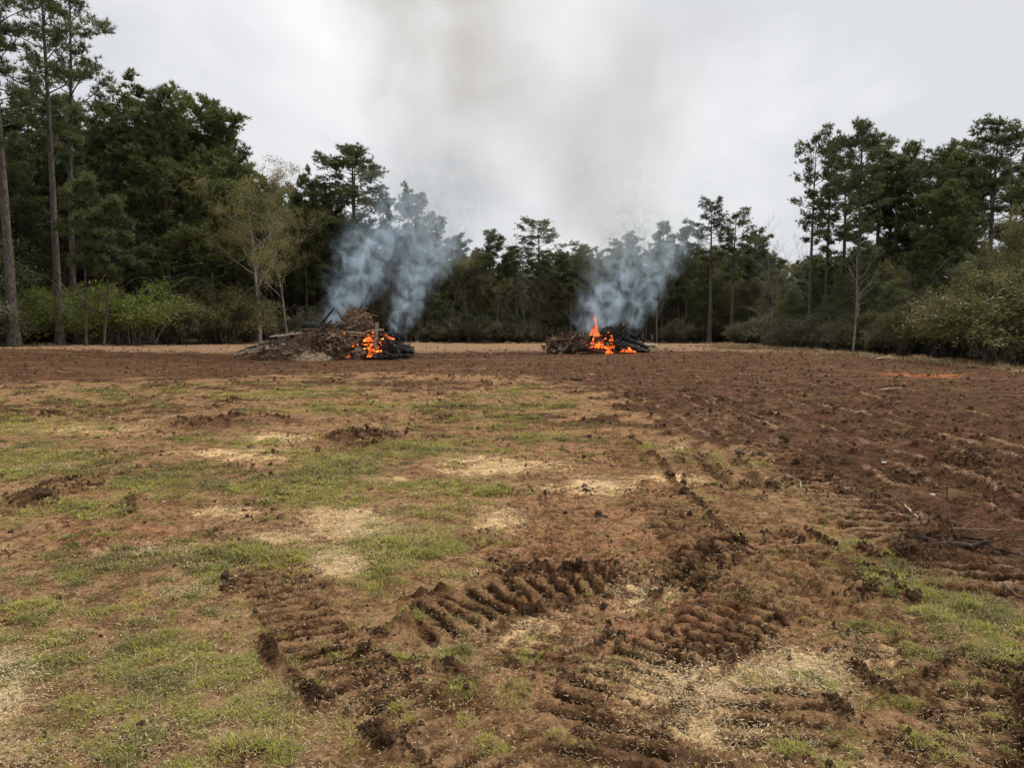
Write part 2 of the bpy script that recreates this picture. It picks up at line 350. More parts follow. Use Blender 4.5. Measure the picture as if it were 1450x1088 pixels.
def mat_ground():
    t = NT('ground_cover')
    p = t.pos()
    n_big = t.noise(p, .5, 4); n1 = t.noise(p, 2.2, 5, .6); n2 = t.noise(p, 11, 6, .65); n3 = t.noise(p, 55, 6, .7); n4 = t.noise(p, 190, 3, .6)
    jit = t.math('ADD', t.math('MULTIPLY', t.math('SUBTRACT', n2, .5), .9), t.math('MULTIPLY', t.math('SUBTRACT', n3, .5), 1.1))
    def m(name, k=1.0, lo=.35, hi=.65):
        return t.rng(t.math('ADD', t.attr(name), t.math('MULTIPLY', jit, k)), lo, hi)
    base = t.mix(t.rng(n2, .3, .7), (.165, .105, .060), (.31, .215, .13))
    base = t.mix(t.rng(n1, .35, .7), base, (.19, .125, .07))
    red = t.mix(t.rng(n3, .3, .7), (.15, .080, .048), (.36, .215, .135))
    c = t.mix(t.math('MULTIPLY', m('red', 1.2), .85), base, red)
    straw = t.mix(t.rng(n3, .28, .68), (.40, .285, .16), (.78, .62, .38))
    c = t.mix(t.math('MULTIPLY', m('straw', 1.4, .3, .75), .9), c, straw)
    # leaf crumbs, fibres
    fib = t.voro(t.scalev(p, (60, 17, 40)), 1.0)
    fib2 = t.voro(t.scalev(p, (19, 64, 40)), 1.0)
    c = t.mix(t.math('MULTIPLY', t.rng(fib, .0, .22, 1, 0), .45), c, (.45, .35, .2))
    c = t.mix(t.math('MULTIPLY', t.rng(fib2, .0, .2, 1, 0), .4), c, (.085, .055, .03))
    gcol = t.mix(t.rng(n3, .3, .7), (.075, .080, .016), (.22, .22, .05))
    gcol = t.mix(t.rng(n1, .3, .7), gcol, t.mix(t.rng(n2, .3, .7), (.10, .095, .03), (.22, .195, .065)))
    c = t.mix(t.math('MULTIPLY', m('grass', 1.6, .5, 1.0), .8), c, gcol)
    s_col = t.mix(t.rng(n2, .3, .72), (.032, .0185, .0115), (.088, .052, .032))
    s_col = t.mix(t.rng(n3, .50, .78), s_col, (.135, .085, .053))
    s_red = t.mix(t.rng(n1, .40, .62), s_col, t.mix(t.rng(n3, .3, .7), (.048, .025, .016), (.135, .074, .046)))
    st = t.noise(t.scalev(p, (.16, 1.1, 1)), 1.0, 5, .6, .3)
    s_red = t.mix(t.math('MULTIPLY', t.rng(st, .5, .66), .55), s_red, (.15, .098, .064))
    s_red = t.mix(t.math('MULTIPLY', t.rng(t.noise(t.scalev(p, (.3, .9, 1)), 1.3, 4, .6), .56, .68), .45), s_red, (.13, .12, .045))
    c = t.mix(m('soil', 1.0, .3, .7), c, s_red)
    pal = t.mix(t.rng(n2, .3, .7), (.15, .105, .072), (.33, .245, .175))
    c = t.mix(t.math('MULTIPLY', m('pale', .8, .3, .7), .85), c, pal)
    c = t.mix(t.math('MULTIPLY', m('pale', .8, .3, .7), t.math('MULTIPLY', m('grass', .8, .3, .7), .7)), c, (.17, .17, .06))
    c = t.mix(m('orange', .6, .3, .6), c, (.24, .105, .05))
    lit = t.mix(t.rng(n3, .35, .65), (.030, .021, .013), (.10, .065, .038))
    c = t.mix(m('litter', .5, .3, .7), c, lit)
    # crumbs of pale straw and bits of dark clod everywhere
    sp = t.voro(p, 42.0)
    c = t.mix(t.math('MULTIPLY', t.rng(sp, .02, .13, 1, 0), .35), c, (.42, .33, .22))
    sp2 = t.voro(p, 17.0)
    c = t.mix(t.math('MULTIPLY', t.rng(sp2, .03, .2, 1, 0), .55), c, (.045, .028, .018))
    c = t.mix(t.math('MULTIPLY', t.rng(n4, .35, .65), .25), c, (.03, .02, .012), 'MULTIPLY')
    n5 = t.noise(p, 4.6, 5, .65); n6 = t.noise(p, 26, 4, .7)
    c = t.mix(t.rng(t.math('ADD', t.math('MULTIPLY', n5, .5), t.math('MULTIPLY', n6, .5)),   .42, .56, 1, 0), c, (.40, .36, .33), 'MULTIPLY')
    c = t.mix(1.0, c, (1.90, 1.66, 1.40), 'MULTIPLY')
    bump = t.math('ADD', t.math('MULTIPLY', n2, .5), t.math('ADD', t.math('MULTIPLY', n3, .45), t.math('MULTIPLY', n4, .12)))
    rough = t.rng(t.attr('soil'), 0, 1, 1.0, .88)
    return t.done(t.bsdf(c, rough, bump, .07, 1.0, .06))

def mat_clod(name, a, b, sc=9):
    t = NT(name); p = t.obj()
    r = t.node('ShaderNodeObjectInfo').outputs['Random']
    n = t.noise(p, sc, 6, .7); n2 = t.noise(p, sc * 5, 4, .7)
    c = t.mix(t.rng(n, .3, .7), a, b)
    c = t.mix(t.math('MULTIPLY', r, .6), c, tuple(x * 1.5 for x in b))
    return t.done(t.bsdf(c, .95, t.math('ADD', n, t.math('MULTIPLY', n2, .5)), .02, 1.0, .06))

def mat_blade(name, cols, trans=.3):
    """grass blades, tinted per tuft"""
    t = NT(name)
    ti = t.attr('tint', 'Fac', 'INSTANCER')
    r = t.node('ShaderNodeValToRGB')
    el = r.color_ramp.elements
    el[0].position = 0; el[0].color = (*cols[0], 1); el[1].position = 1; el[1].color = (*cols[-1], 1)
    for i, c in enumerate(cols[1:-1]):
        e = el.new((i + 1) / (len(cols) - 1)); e.color = (*c, 1)
    t.l.new(ti, r.inputs[0])
    tone = t.attr('tone')
    c = t.mix(tone, r.outputs[0], (.30, .24, .11))
    d = t.bsdf(c, .75, spec=.2)
    tr = t.node('ShaderNodeBsdfTranslucent'); t.l.new(c, tr.inputs[0])
    mx = t.node('ShaderNodeMixShader'); mx.inputs[0].default_value = trans
    t.l.new(d, mx.inputs[1]); t.l.new(tr.outputs[0], mx.inputs[2])
    return t.done(mx.outputs[0])

def mat_leaf(name, dark, light, trans=.22, hue_var=.35, alt=None):
    """foliage: each clump has its own tone attribute, each tree its own drift"""
    t = NT(name)
    tone = t.attr('tone'); r = t.node('ShaderNodeObjectInfo').outputs['Random']
    c = t.mix(tone, dark, light)
    n = t.noise(t.obj(), .8, 2)
    c = t.mix(t.math('MULTIPLY', t.rng(n, .35, .65), hue_var), c, alt or tuple(x * 1.45 for x in light))
    c = t.mix(t.math('MULTIPLY', r, .3), c, tuple(x * .8 for x in dark))
    d = t.bsdf(c, .6, spec=.3)
    tr = t.node('ShaderNodeBsdfTranslucent'); t.l.new(c, tr.inputs[0])
    mx = t.node('ShaderNodeMixShader'); mx.inputs[0].default_value = trans
    t.l.new(d, mx.inputs[1]); t.l.new(tr.outputs[0], mx.inputs[2])
    return t.done(mx.outputs[0])

def mat_bark(name, a, b, c3=None, sx=9, sz=2.2):
    t = NT(name); p = t.obj()
    q = t.scalev(p, (sx, sx, sz))
    n = t.noise(q, 1.0, 6, .65, .4); v = t.voro(q, 1.3)
    f = t.math('MULTIPLY', t.rng(n, .3, .7), t.rng(v, .05, .5))
    c = t.mix(f, a, b)
    if c3: c = t.mix(t.rng(t.noise(p, 1.4, 3), .48, .62), c, c3)
    return t.done(t.bsdf(c, .9, t.math('ADD', n, v), .04, 1.0, .2))

def mat_char(name='charred_wood', ash=.35):
    t = NT(name); p = t.obj()
    q = t.scalev(p, (5, 5, 5)); n = t.noise(q, 1.5, 5, .7); v = t.voro(q, 2.2)
    c = t.mix(t.rng(v, .0, .4), (.004, .004, .004), (.028, .026, .025))
    c = t.mix(t.math('MULTIPLY', t.rng(n, .55, .72), ash), c, (.32, .32, .34))
    return t.done(t.bsdf(c, .75, t.math('ADD', v, n), .05, 1.0, .35))

def mat_flame(name, hot=1.0):
    t = NT(name); p = t.obj()
    n = t.noise(t.scalev(p, (2.6, 2.6, 1.3)), 1.6, 4, .6, .8)
    r = t.node('ShaderNodeValToRGB'); el = r.color_ramp.elements
    el[0].position = .30; el[0].color = (.45, .03, .008, 1); el[1].position = .74; el[1].color = (1.0, .50, .14, 1)
    e = el.new(.5); e.color = (.95, .13, .02, 1)
    t.l.new(n, r.inputs[0])
    em = t.node('ShaderNodeEmission'); t.l.new(r.outputs[0], em.inputs[0])
    t.set(em.inputs[1], t.rng(n, .3, .75, .7 * hot, 1.35 * hot))
    tr = t.node('ShaderNodeBsdfTransparent')
    mx = t.node('ShaderNodeMixShader')
    n2 = t.noise(t.scalev(p, (3.3, 3.3, 1.6)), 2.4, 4, .65, .6)
    t.l.new(t.rng(n2, .42, .60, .0, .9), mx.inputs[0]); t.l.new(tr.outputs[0], mx.inputs[1]); t.l.new(em.outputs[0], mx.inputs[2])
    return t.done(mx.outputs[0])
def mat_ember():
    t = NT('glowing_embers'); p = t.obj()
    n = t.noise(p, 5, 4, .7)
    e = t.mix(t.rng(n, .45, .6), (.5, .03, .005), (1, .22, .03))
    return t.done(t.bsdf((.03, .02, .02), .8, n, .03, 1, .2, e, t.rng(n, .42, .62, 0, 1.9)))

M = dict(
    ground=mat_ground(),
    clod=mat_clod('turned_soil_clods', (.045, .027, .016), (.15, .092, .054)),
    clod_red=mat_clod('reddish_soil_crumbs', (.14, .07, .038), (.36, .20, .115)),
    mound=mat_clod('heaped_soil', (.038, .024, .015), (.115, .070, .044), 2.2),
    chip=mat_clod('pale_chips', (.45, .40, .33), (.72, .68, .62)),
    leafbit=mat_clod('dry_leaf', (.45, .22, .08), (.62, .36, .16)),
    grass=mat_blade('grass_blades', [(.070, .085, .018), (.185, .22, .024), (.37, .40, .040), (.48, .45, .07), (.54, .42, .19)]),
    straw=mat_blade('dry_stalks', [(.16, .10, .055), (.34, .245, .135), (.60, .46, .26), (.80, .66, .42)], .15),
    needle=mat_leaf('pine_needles', (.052, .070, .030), (.165, .195, .075), .36, alt=(.18, .20, .075)),
    needle_far=mat_leaf('pine_needles_pale', (.026, .036, .020), (.060, .078, .040), alt=(.070, .082, .045)),
    evergreen=mat_leaf('evergreen_leaves', (.052, .074, .026), (.165, .20, .066), .36, alt=(.19, .21, .07)),
    olive=mat_leaf('olive_leaves', (.080, .082, .024), (.19, .185, .060), .3, alt=(.21, .16, .07)),
    bright=mat_leaf('bright_privet_leaves', (.075, .105, .018), (.24, .29, .050), .4, alt=(.23, .25, .06)),
    bud=mat_leaf('tan_spring_buds', (.17, .145, .050), (.33, .285, .10), .35, alt=(.22, .24, .075)),
    under=mat_leaf('undergrowth_leaves', (.075, .078, .045), (.19, .19, .10), .34, alt=(.19, .16, .10)),
    pinebark=mat_bark('pine_bark', (.045, .037, .031), (.165, .14, .118)),
    darkbark=mat_bark('dark_bark', (.030, .025, .021), (.11, .09, .075)),
    greybark=mat_bark('grey_bark', (.09, .08, .07), (.24, .215, .185)),
    palebark=mat_bark('pale_lichened_bark', (.11, .10, .085), (.40, .37, .32), (.22, .20, .17), 6, 3),
    wood=mat_bark('broken_wood', (.16, .11, .07), (.42, .33, .24), None, 6, 6),
    paleWood=mat_bark('stripped_wood', (.30, .235, .17), (.62, .53, .42), None, 6, 6),
    root=mat_bark('muddy_roots', (.055, .035, .023), (.27, .18, .115), None, 5, 5),
    muddy=mat_bark('muddy_dark_wood', (.022, .014, .010), (.10, .066, .045), None, 14, 14),
    char=mat_char(), ash=mat_char('ash_covered_wood', 1.0),
    flame=mat_flame('flame'), ember=mat_ember(),
)

# ------------------------------------------------------------------ mesh helpers
class MB:
    def __init__(s): s.v = []; s.f = []; s.n = 0; s.tone = []
    def tube(s, pts, rad, sides=6, tone=0.0, cap=False, lump=0.0, rnd=random):
        pts = [Vector(p) for p in pts]
        base = s.n; m = len(pts)
        for i, p in enumerate(pts):
            d = (pts[min(i + 1, m - 1)] - pts[max(i - 1, 0)])
            d = d.normalized() if d.length > 1e-9 else Vector((0, 0, 1))
            a = Vector((1, 0, 0)) if abs(d.x) < .8 else Vector((0, 1, 0))
            x = d.cross(a).normalized(); y = d.cross(x)
            for k in range(sides):
                an = 2 * math.pi * k / sides
                r = rad[i] * (1 + (rnd.uniform(-lump, lump) if lump else 0))
                s.v.append(tuple(p + (x * math.cos(an) + y * math.sin(an)) * r))
        for i in range(m - 1):
            for k in range(sides):
                a = base + i * sides + k; b = base + i * sides + (k + 1) % sides
                s.f.append((a, b, b + sides, a + sides)); s.tone.append(tone)
        if cap:
            s.f.append(tuple(base + k for k in range(sides))[::-1]); s.tone.append(tone)
            s.f.append(tuple(base + (m - 1) * sides + k for k in range(sides))); s.tone.append(tone)
        s.n += m * sides
    def face(s, vs, tone=0.0):
        s.v.extend(tuple(q) for q in vs); s.f.append(tuple(range(s.n, s.n + len(vs)))); s.n += len(vs); s.tone.append(tone)
    def mesh(s, name, mat, smooth=False):
        me = bpy.data.meshes.new(name)
        me.from_pydata(s.v, [], s.f)
        me.materials.append(mat)
        at_ = me.attributes.new('tone', 'FLOAT', 'FACE'); at_.data.foreach_set('value', s.tone)
        if smooth: me.polygons.foreach_set('use_smooth', [True] * len(me.polygons))
        me.update()
        return me
def link(name, me, parent=None, loc=None):
    o = bpy.data.objects.new(name, me); COL.objects.link(o)
    if parent: o.parent = parent
    if loc is not None: o.location = loc
    return o
def tag(o, label=None, cat=None, group=None, kind=None):
    if label: o['label'] = label
    if cat: o['category'] = cat
    if group: o['group'] = group
    if kind: o['kind'] = kind
    return o

def tri_soup(name, V, tone, mat):
    """V: (n,3,3) numpy triangles with a tone each"""
    n = len(V); me = bpy.data.meshes.new(name)
    me.vertices.add(n * 3); me.vertices.foreach_set('co', V.reshape(-1).astype(np.float32))
    me.loops.add(n * 3); me.loops.foreach_set('vertex_index', np.arange(n * 3, dtype=np.int32))
    me.polygons.add(n); me.polygons.foreach_set('loop_start', np.arange(0, n * 3, 3, dtype=np.int32))
    me.update(calc_edges=True)
    a = me.attributes.new('tone', 'FLOAT', 'FACE'); a.data.foreach_set('value', tone.astype(np.float32))
    me.materials.append(mat)
    return me
def unit(a): return a / np.maximum(np.linalg.norm(a, axis=-1, keepdims=True), 1e-9)
def needles(C, D, tone, k, length, width, spread, rng):
    """k needle triangles in a tuft round every centre C, pointing roughly along D"""
    n = len(C)
    d = unit(np.repeat(D, k, 0) + spread * rng.normal(size=(n * k, 3)))
    c = np.repeat(C, k, 0) + d * length * .05
    L = length * rng.uniform(.6, 1.25, (n * k, 1)); w = width * rng.uniform(.6, 1.3, (n * k, 1))
    side = unit(np.cross(d, rng.normal(size=(n * k, 3))))
    V = np.stack([c - side * w, c + side * w, c + d * L], 1)
    return V, np.clip(np.repeat(tone, k) + rng.normal(size=n * k) * .12, 0, 1)
def leaves(C, tone, k, rad, size, rng, flat=.0):
    n = len(C)
    c = np.repeat(C, k, 0) + rng.normal(size=(n * k, 3)) * rad
    a = unit(rng.normal(size=(n * k, 3)) * np.array([1, 1, 1 - flat])); b = unit(np.cross(a, rng.normal(size=(n * k, 3))))
    s = size * rng.uniform(.5, 1.3, (n * k, 1))
    V = np.stack([c - a * s, c + a * s * .2 + b * s * .55, c + a * s], 1)
    return V, np.clip(np.repeat(tone, k) + rng.normal(size=n * k) * .15, 0, 1)

# ------------------------------------------------------------------ tree kinds (each a trunk mesh and a crown mesh)
def make_pine(seed, H=18.0, cb=.55, R=2.6, nl=34, clumps=4, k=12, r0=.2, open_=.0, fork=None, mat='needle', bark='pinebark', shape='round', nlen=.25, nw=.026, dead=8, lean=0.0, elev0=5):
    rnd = random.Random(seed); rng = np.random.default_rng(seed)
    mb = MB(); C = []; D = []; T = []
    def stem(base, height, rr, leanv, cbz, Rl, n, tstart):
        pts = []; rad = []; x, y = base.x, base.y; vx, vy = leanv
        m = 16
        for i in range(m + 1):
            t = i / m
            pts.append(Vector((x, y, base.z + height * t)))
            rad.append(max(.012, rr * (1 - t) ** .75 * (1 + (.45 * math.exp(-t * 40) if base.z < 1 else 0))))
            vx += rnd.uniform(-.012, .012); vy += rnd.uniform(-.012, .012)
            x += vx * height / m; y += vy * height / m
            vx *= .93; vy *= .93
        mb.tube(pts, rad, 9)
        def pt(z):
            t = min(max((z - base.z) / height, 0), 1) * m; i = min(int(t), m - 1)
            return pts[i].lerp(pts[i + 1], t - i), rad[i] + (rad[i + 1] - rad[i]) * (t - i)
        az = rnd.uniform(0, 6.28)
        for i in range(n):
            t = (i + rnd.uniform(-.4, .4)) / n; t = min(max(t, 0), 1)
            z = cbz + (base.z + height - cbz) * t ** .9 * .985
            c, cr = pt(z); az += 2.4 + rnd.uniform(-.7, .7)
            if shape == 'round': prof = min(1, .45 + 2.2 * t) * (1 - .55 * t ** 3)
            elif shape == 'cone': prof = (1 - t) ** .75 * .95 + .1
            elif shape == 'flat': prof = min(1, .35 + 1.6 * t) * (1 - .45 * t ** 4)
            else: prof = min(1, .75 + 1.2 * t) * (1 - .58 * t ** 3.2)
            L = Rl * prof * rnd.uniform(.5, 1.18)
            if rnd.random() < open_: L *= .35
            el = math.radians(elev0 + 52 * t ** 1.2 + rnd.uniform(-12, 12))
            d = Vector((math.cos(az) * math.cos(el), math.sin(az) * math.cos(el), math.sin(el)))
            bp = [c]; q = c.copy(); dd = d.copy()
            for s_ in range(5):
                dd = (dd + Vector((rnd.uniform(-.18, .18), rnd.uniform(-.18, .18), rnd.uniform(-.08, .2)))).normalized()
                q = q + dd * L / 5; bp.append(q.copy())
            br = max(.018, min(cr * .5, .02 + L * .018))
            mb.tube(bp, [br * (1 - .85 * j / 5) for j in range(6)], 4)
            tone0 = rnd.uniform(.15, .85)
            ntw = max(3, int(3 + L * 1.9))
            for j in range(ntw):
                f = .28 + .72 * (j + rnd.random()) / ntw
                idx = min(int(f * 5), 4); s0 = bp[idx].lerp(bp[idx + 1], f * 5 - idx)
                loc_d = (bp[idx + 1] - bp[idx]).normalized()
                sd = loc_d.cross(Vector((0, 0, 1))).normalized() * rnd.choice((-1, 1))
                td = (loc_d * rnd.uniform(.3, .9) + sd * rnd.uniform(.3, 1.0) + Vector((0, 0, rnd.uniform(-.05, .7)))).normalized()
                tl = rnd.uniform(.18, .42) * L * (1.15 - .6 * f) + .18
                e = s0 + td * tl
                mb.tube([s0, s0.lerp(e, .5) + Vector((0, 0, -.04)), e], [br * .35, br * .22, .007], 3)
                for q_ in range(clumps):
                    g = rnd.uniform(.35, 1.1)
                    cc = s0.lerp(e, g) + Vector((rnd.gauss(0, .12), rnd.gauss(0, .12), rnd.gauss(.03, .07))) * (1 + L * .12)
                    C.append(cc); D.append((td * .5 + Vector((rnd.uniform(-.5, .5), rnd.uniform(-.5, .5), .75))).normalized())
                    T.append(min(1, max(0, tone0 + rnd.uniform(-.2, .2))))
            for q_ in range(clumps):
                C.append(bp[5] + Vector((rnd.gauss(0, .15), rnd.gauss(0, .15), rnd.gauss(0, .12)))); D.append((dd + Vector((0, 0, .6))).normalized()); T.append(tone0)
        return pt
    pt = stem(Vector((0, 0, -.1)), H, r0, (lean, rnd.uniform(-.01, .01)), H * cb, R, nl, 0)
    if fork:
        for (fz, lx, fh, n2) in fork:
            c, cr = pt(H * fz)
            stem(c, H * fh, cr * .72, (lx, rnd.uniform(-.03, .03)), c.z + H * fh * .25, R * .85, n2, .3)
    for i in range(dead):                                 # dead stubs below the crown
        z = H * rnd.uniform(cb * .45, cb * 1.02); c, cr = pt(z); az = rnd.uniform(0, 6.28); L = rnd.uniform(.3, 1.7)
        e = c + Vector((math.cos(az), math.sin(az), rnd.uniform(-.25, .35))) * L
        mb.tube([c, c.lerp(e, .5) + Vector((0, 0, rnd.uniform(-.1, .1))), e], [.035, .02, .008], 3)
    C = np.array([tuple(q) for q in C]); D = np.array([tuple(q) for q in D])
    V, tn = needles(C, D, np.array(T), k, nlen, nw, .75, rng)
    return mb.mesh('pine_trunk', M[bark], True), tri_soup('pine_crown', V, tn, M[mat])

def make_bare(seed, H=11.0, spread=.5, lv=4, mat='greybark', bud=None, budk=5, r0=.11, first=.35, lean=.0, budsize=.05, budrad=.13):
    rnd = random.Random(seed); rng = np.random.default_rng(seed); mb = MB(); tips = []
    def grow(p, d, L, r, level):
        n = 5 if level < 2 else 3
        pts = [p.copy()]; q = p.copy(); dd = d.copy()
        for i in range(n):
            wob = .10 if level == 0 else .24
            dd = (dd + Vector((rnd.uniform(-wob, wob), rnd.uniform(-wob, wob), rnd.uniform(-.02, .13)))).normalized()
            q = q + dd * L / n; pts.append(q.copy())
        mb.tube(pts, [max(.0045, r * (1 - .8 * i / n)) for i in range(n + 1)], 6 if level == 0 else (4 if level == 1 else 3))
        if level >= lv - 2: tips.extend(pts[1:])
        if level >= lv - 1 or L < .25: return
        kids = (13, 6, 4, 3, 3)[level]
        for i in range(kids):
            f = first + (1 - first) * (i + rnd.random()) / kids if level == 0 else rnd.uniform(.25, 1)
            idx = min(int(f * n), n - 1); s = pts[idx].lerp(pts[idx + 1], f * n - idx)
            az = rnd.uniform(0, 6.28); ax = Vector((math.cos(az), math.sin(az), 0))
            nd = (dd * rnd.uniform(.5, .9) + ax * spread * rnd.uniform(.6, 1.4) + Vector((0, 0, .12))).normalized()
            cl = L * (.50 if level == 0 else .55) * rnd.uniform(.55, 1.1) * (1.15 - .45 * f)
            grow(s, nd, cl, max(.006, r * (1 - .8 * f) * .6), level + 1)
    grow(Vector((0, 0, -.1)), Vector((lean, 0, 1)).normalized(), H * .93, r0, 0)
    cr = None
    if bud:
        C = np.array([tuple(t) for t in tips]); tone = rng.uniform(.1, .9, len(C))
        V, tn = leaves(C, tone, budk, budrad, budsize, rng)
        cr = tri_soup('bud_crown', V, tn, M[bud])
    return mb.mesh('bare_trunk', M[mat], True), cr

def make_bush(seed, R=2.0, Hh=2.2, n=70, k=26, mat='bright', size=.05, stemmat='greybark', twigs=6, droop=1.0, rad=.06):
    rnd = random.Random(seed); rng = np.random.default_rng(seed); mb = MB(); C = []; T = []
    for i in range(n):
        az = rnd.uniform(0, 6.28); reach = R * rnd.uniform(.25, 1.05) ; top = Hh * rnd.uniform(.45, 1.15) * (1 - .35 * (reach / R) ** 2)
        b = Vector((math.cos(az), math.sin(az), 0)) * R * .25 * rnd.random()
        e = Vector((math.cos(az) * reach, math.sin(az) * reach, 0))
        pts = []
        for j in range(8):
            t = j / 7
            z = top * (1 - (1 - t * 1.25) ** 2 * 1.0) if t * 1.25 < 1 else top * (1 - droop * 1.4 * (t * 1.25 - 1) ** 1.5)
            pts.append(b.lerp(e, t ** 1.15) + Vector((rnd.gauss(0, .05), rnd.gauss(0, .05), max(.05, z) + rnd.gauss(0, .04))))
        mb.tube(pts, [.022 * (1 - .8 * j / 7) for j in range(8)], 3)
        tone = rnd.uniform(.1, .9)
        for q in range(k):
            f = rnd.uniform(.18, 1) ** .8 * 6.99; j = int(f)
            c = pts[j].lerp(pts[j + 1], f - j)
            C.append(c + Vector((rnd.gauss(0, .11), rnd.gauss(0, .11), rnd.gauss(-.04, .12)))); T.append(tone)
    for i in range(twigs):                              # bare arching twigs poking out
        az = rnd.uniform(0, 6.28); L = R * rnd.uniform(.8, 1.3)
        pts = [Vector((math.cos(az) * L * t, math.sin(az) * L * t, Hh * 1.15 * math.sin(min(t * 2.2, 2.7)) + .02)) + Vector((rnd.gauss(0, .025), rnd.gauss(0, .025), 0)) for t in np.linspace(.08, 1, 11)]
        mb.tube(pts, list(np.linspace(.014, .004, 11)), 3, tone=1)
    V, tn = leaves(np.array([tuple(c) for c in C]), np.array(T), 7, rad, size, rng)
    return mb.mesh('bush_stems', M[stemmat], True), tri_soup('bush_foliage', V, tn, M[mat])

def make_leafy(seed, H=8.0, R=2.4, mat='olive', n=34, cb=.15, k=9, size=.075, bark='greybark'):
    """a broad leafy understory tree"""
    rnd = random.Random(seed); rng = np.random.default_rng(seed); mb = MB(); C = []; T = []
    for s in range(rnd.choice((1, 2, 2))):
        lx, ly = rnd.uniform(-.12, .12), rnd.uniform(-.12, .12)
        pts = [Vector((lx * z * (1 + .2 * math.sin(z)), ly * z, z)) for z in np.linspace(-.1, H * rnd.uniform(.85, 1), 9)]
        mb.tube(pts, [.09 * (1 - .85 * i / 8) for i in range(9)], 6)
        for i in range(n):
            f = cb + (1 - cb) * (i + rnd.random()) / n; z = f * 8; j = min(int(z), 7); c = pts[j].lerp(pts[j + 1], z - j)
            L = R * (math.sin(min(1, .25 + .9 * f) * math.pi) * .75 + .35) * rnd.uniform(.5, 1.15); az = rnd.uniform(0, 6.28); el = rnd.uniform(.05, .9)
            e = c + Vector((math.cos(az) * math.cos(el), math.sin(az) * math.cos(el), math.sin(el))) * L
            mdl = c.lerp(e, .5) + Vector((rnd.gauss(0, .1), rnd.gauss(0, .1), .12 * L))
            mb.tube([c, mdl, e], [.028, .016, .006], 3)
            tone = rnd.uniform(.1, .9)
            for q in range(22):
                g = rnd.uniform(.25, 1.1)
                pth = c.lerp(mdl, g * 2) if g < .5 else mdl.lerp(e, g * 2 - 1)
                C.append(pth + Vector((rnd.gauss(0, .2), rnd.gauss(0, .2), rnd.gauss(0, .15))) * (.5 + .25 * L)); T.append(tone)
    V, tn = leaves(np.array([tuple(c) for c in C]), np.array(T), k, .13, size, rng)
    return mb.mesh('leafy_trunk', M[bark], True), tri_soup('leafy_crown', V, tn, M[mat])

KINDS = {}
# name -> (trunk mesh, crown mesh, nominal height, nominal radius)
def reg(name, pair, H, R): KINDS[name] = (*pair, H, R)
reg('giant0', make_pine(101, 27, .50, 3.6, 46, 5, 13, .36, .25, [(.60, .09, .38, 22)], nlen=.36, nw=.024, lean=-.012), 27, 3.6)
reg('giant1', make_pine(102, 27, .50, 4.0, 46, 5, 13, .27, .25, nlen=.36, nw=.024), 27, 4.0)
reg('giant2', make_pine(103, 27, .46, 3.8, 44, 5, 13, .25, .3, nlen=.36, nw=.024), 27, 3.8)
reg('tall0', make_pine(1, 18, .58, 2.5, 34, 8, 9, .20, .15), 18, 2.5)
reg('tall1', make_pine(2, 18, .50, 2.8, 38, 8, 9, .22, .25, [(.62, .12, .34, 14)]), 18, 2.8)
reg('tall2', make_pine(3, 18, .48, 2.3, 36, 8, 9, .19, .2, shape='flat'), 18, 2.3)
reg('tall3', make_pine(4, 18, .62, 2.6, 30, 8, 9, .20, .1, shape='flat'), 18, 2.6)
reg('tall4', make_pine(5, 18, .45, 2.2, 38, 8, 9, .18, .3), 18, 2.2)
reg('dense0', make_pine(21, 18, .16, 4.6, 66, 6, 11, .30, .05, None, 'evergreen', 'darkbark', 'broad', .36, .040), 18, 4.6)
reg('dense1', make_pine(22, 18, .20, 4.0, 60, 6, 11, .28, .05, [(.5, .16, .42, 22)], 'evergreen', 'darkbark', 'broad', .36, .040), 18, 4.0)
reg('dense2', make_pine(23, 18, .28, 3.4, 52, 6, 11, .26, .10, None, 'evergreen', 'darkbark', 'round', .36, .040), 18, 3.4)
reg('mid0', make_pine(31, 14, .25, 2.4, 46, 5, 12, .14, .1, None, 'needle', 'darkbark', 'round', .34, .034), 14, 2.4)
reg('mid1', make_pine(32, 14, .34, 2.0, 40, 5, 12, .13, .15, None, 'needle', 'darkbark', 'cone', .34, .034), 14, 2.0)
reg('mid2', make_pine(33, 14, .40, 2.6, 36, 6, 12, .15, .1, None, 'needle', 'pinebark', 'flat', .34, .034), 14, 2.6)
reg('young', make_pine(34, 9, .45, 1.3, 22, 5, 12, .07, .1, None, 'needle', 'pinebark', 'round', .3, .028, dead=12, lean=.04), 9, 1.3)
reg('bare0', make_bare(41, 12, .55, 4), 12, 2.6)
reg('bare1', make_bare(42, 12, .5, 4, 'palebark', r0=.10, first=.25), 12, 2.4)
reg('bare2', make_bare(43, 12, .75, 4, 'greybark', r0=.12, first=.4, lean=.06), 12, 3)
reg('snag', make_bare(44, 8, .8, 3, 'palebark', r0=.09, first=.35, lean=.05), 8, 2)
reg('bud0', make_bare(51, 12, .85, 5, 'palebark', 'bud', 4, .13, .30, budsize=.075, budrad=.20), 12, 3)
reg('bud1', make_bare(52, 12, .7, 5, 'palebark', 'bud', 3, .10, .36, budsize=.065, budrad=.18), 12, 2.6)
reg('leafy0', make_leafy(61, 8, 2.6), 8, 2.6)
reg('leafy1', make_leafy(62, 8, 2.2, 'under', cb=.08), 8, 2.2)
reg('leafy2', make_leafy(63, 8, 2.4, 'evergreen', cb=.12), 8, 2.4)
reg('bush0', make_bush(71, 2.0, 2.3, 80, 26, 'bright', .045, twigs=3, droop=1.25), 2.3, 2.0)
reg('bush1', make_bush(72, 1.8, 2.0, 80, 26, 'under', .055), 2.0, 1.8)
reg('bush2', make_bush(73, 2.2, 2.4, 120, 30, 'olive', .055, twigs=4), 2.4, 2.2)
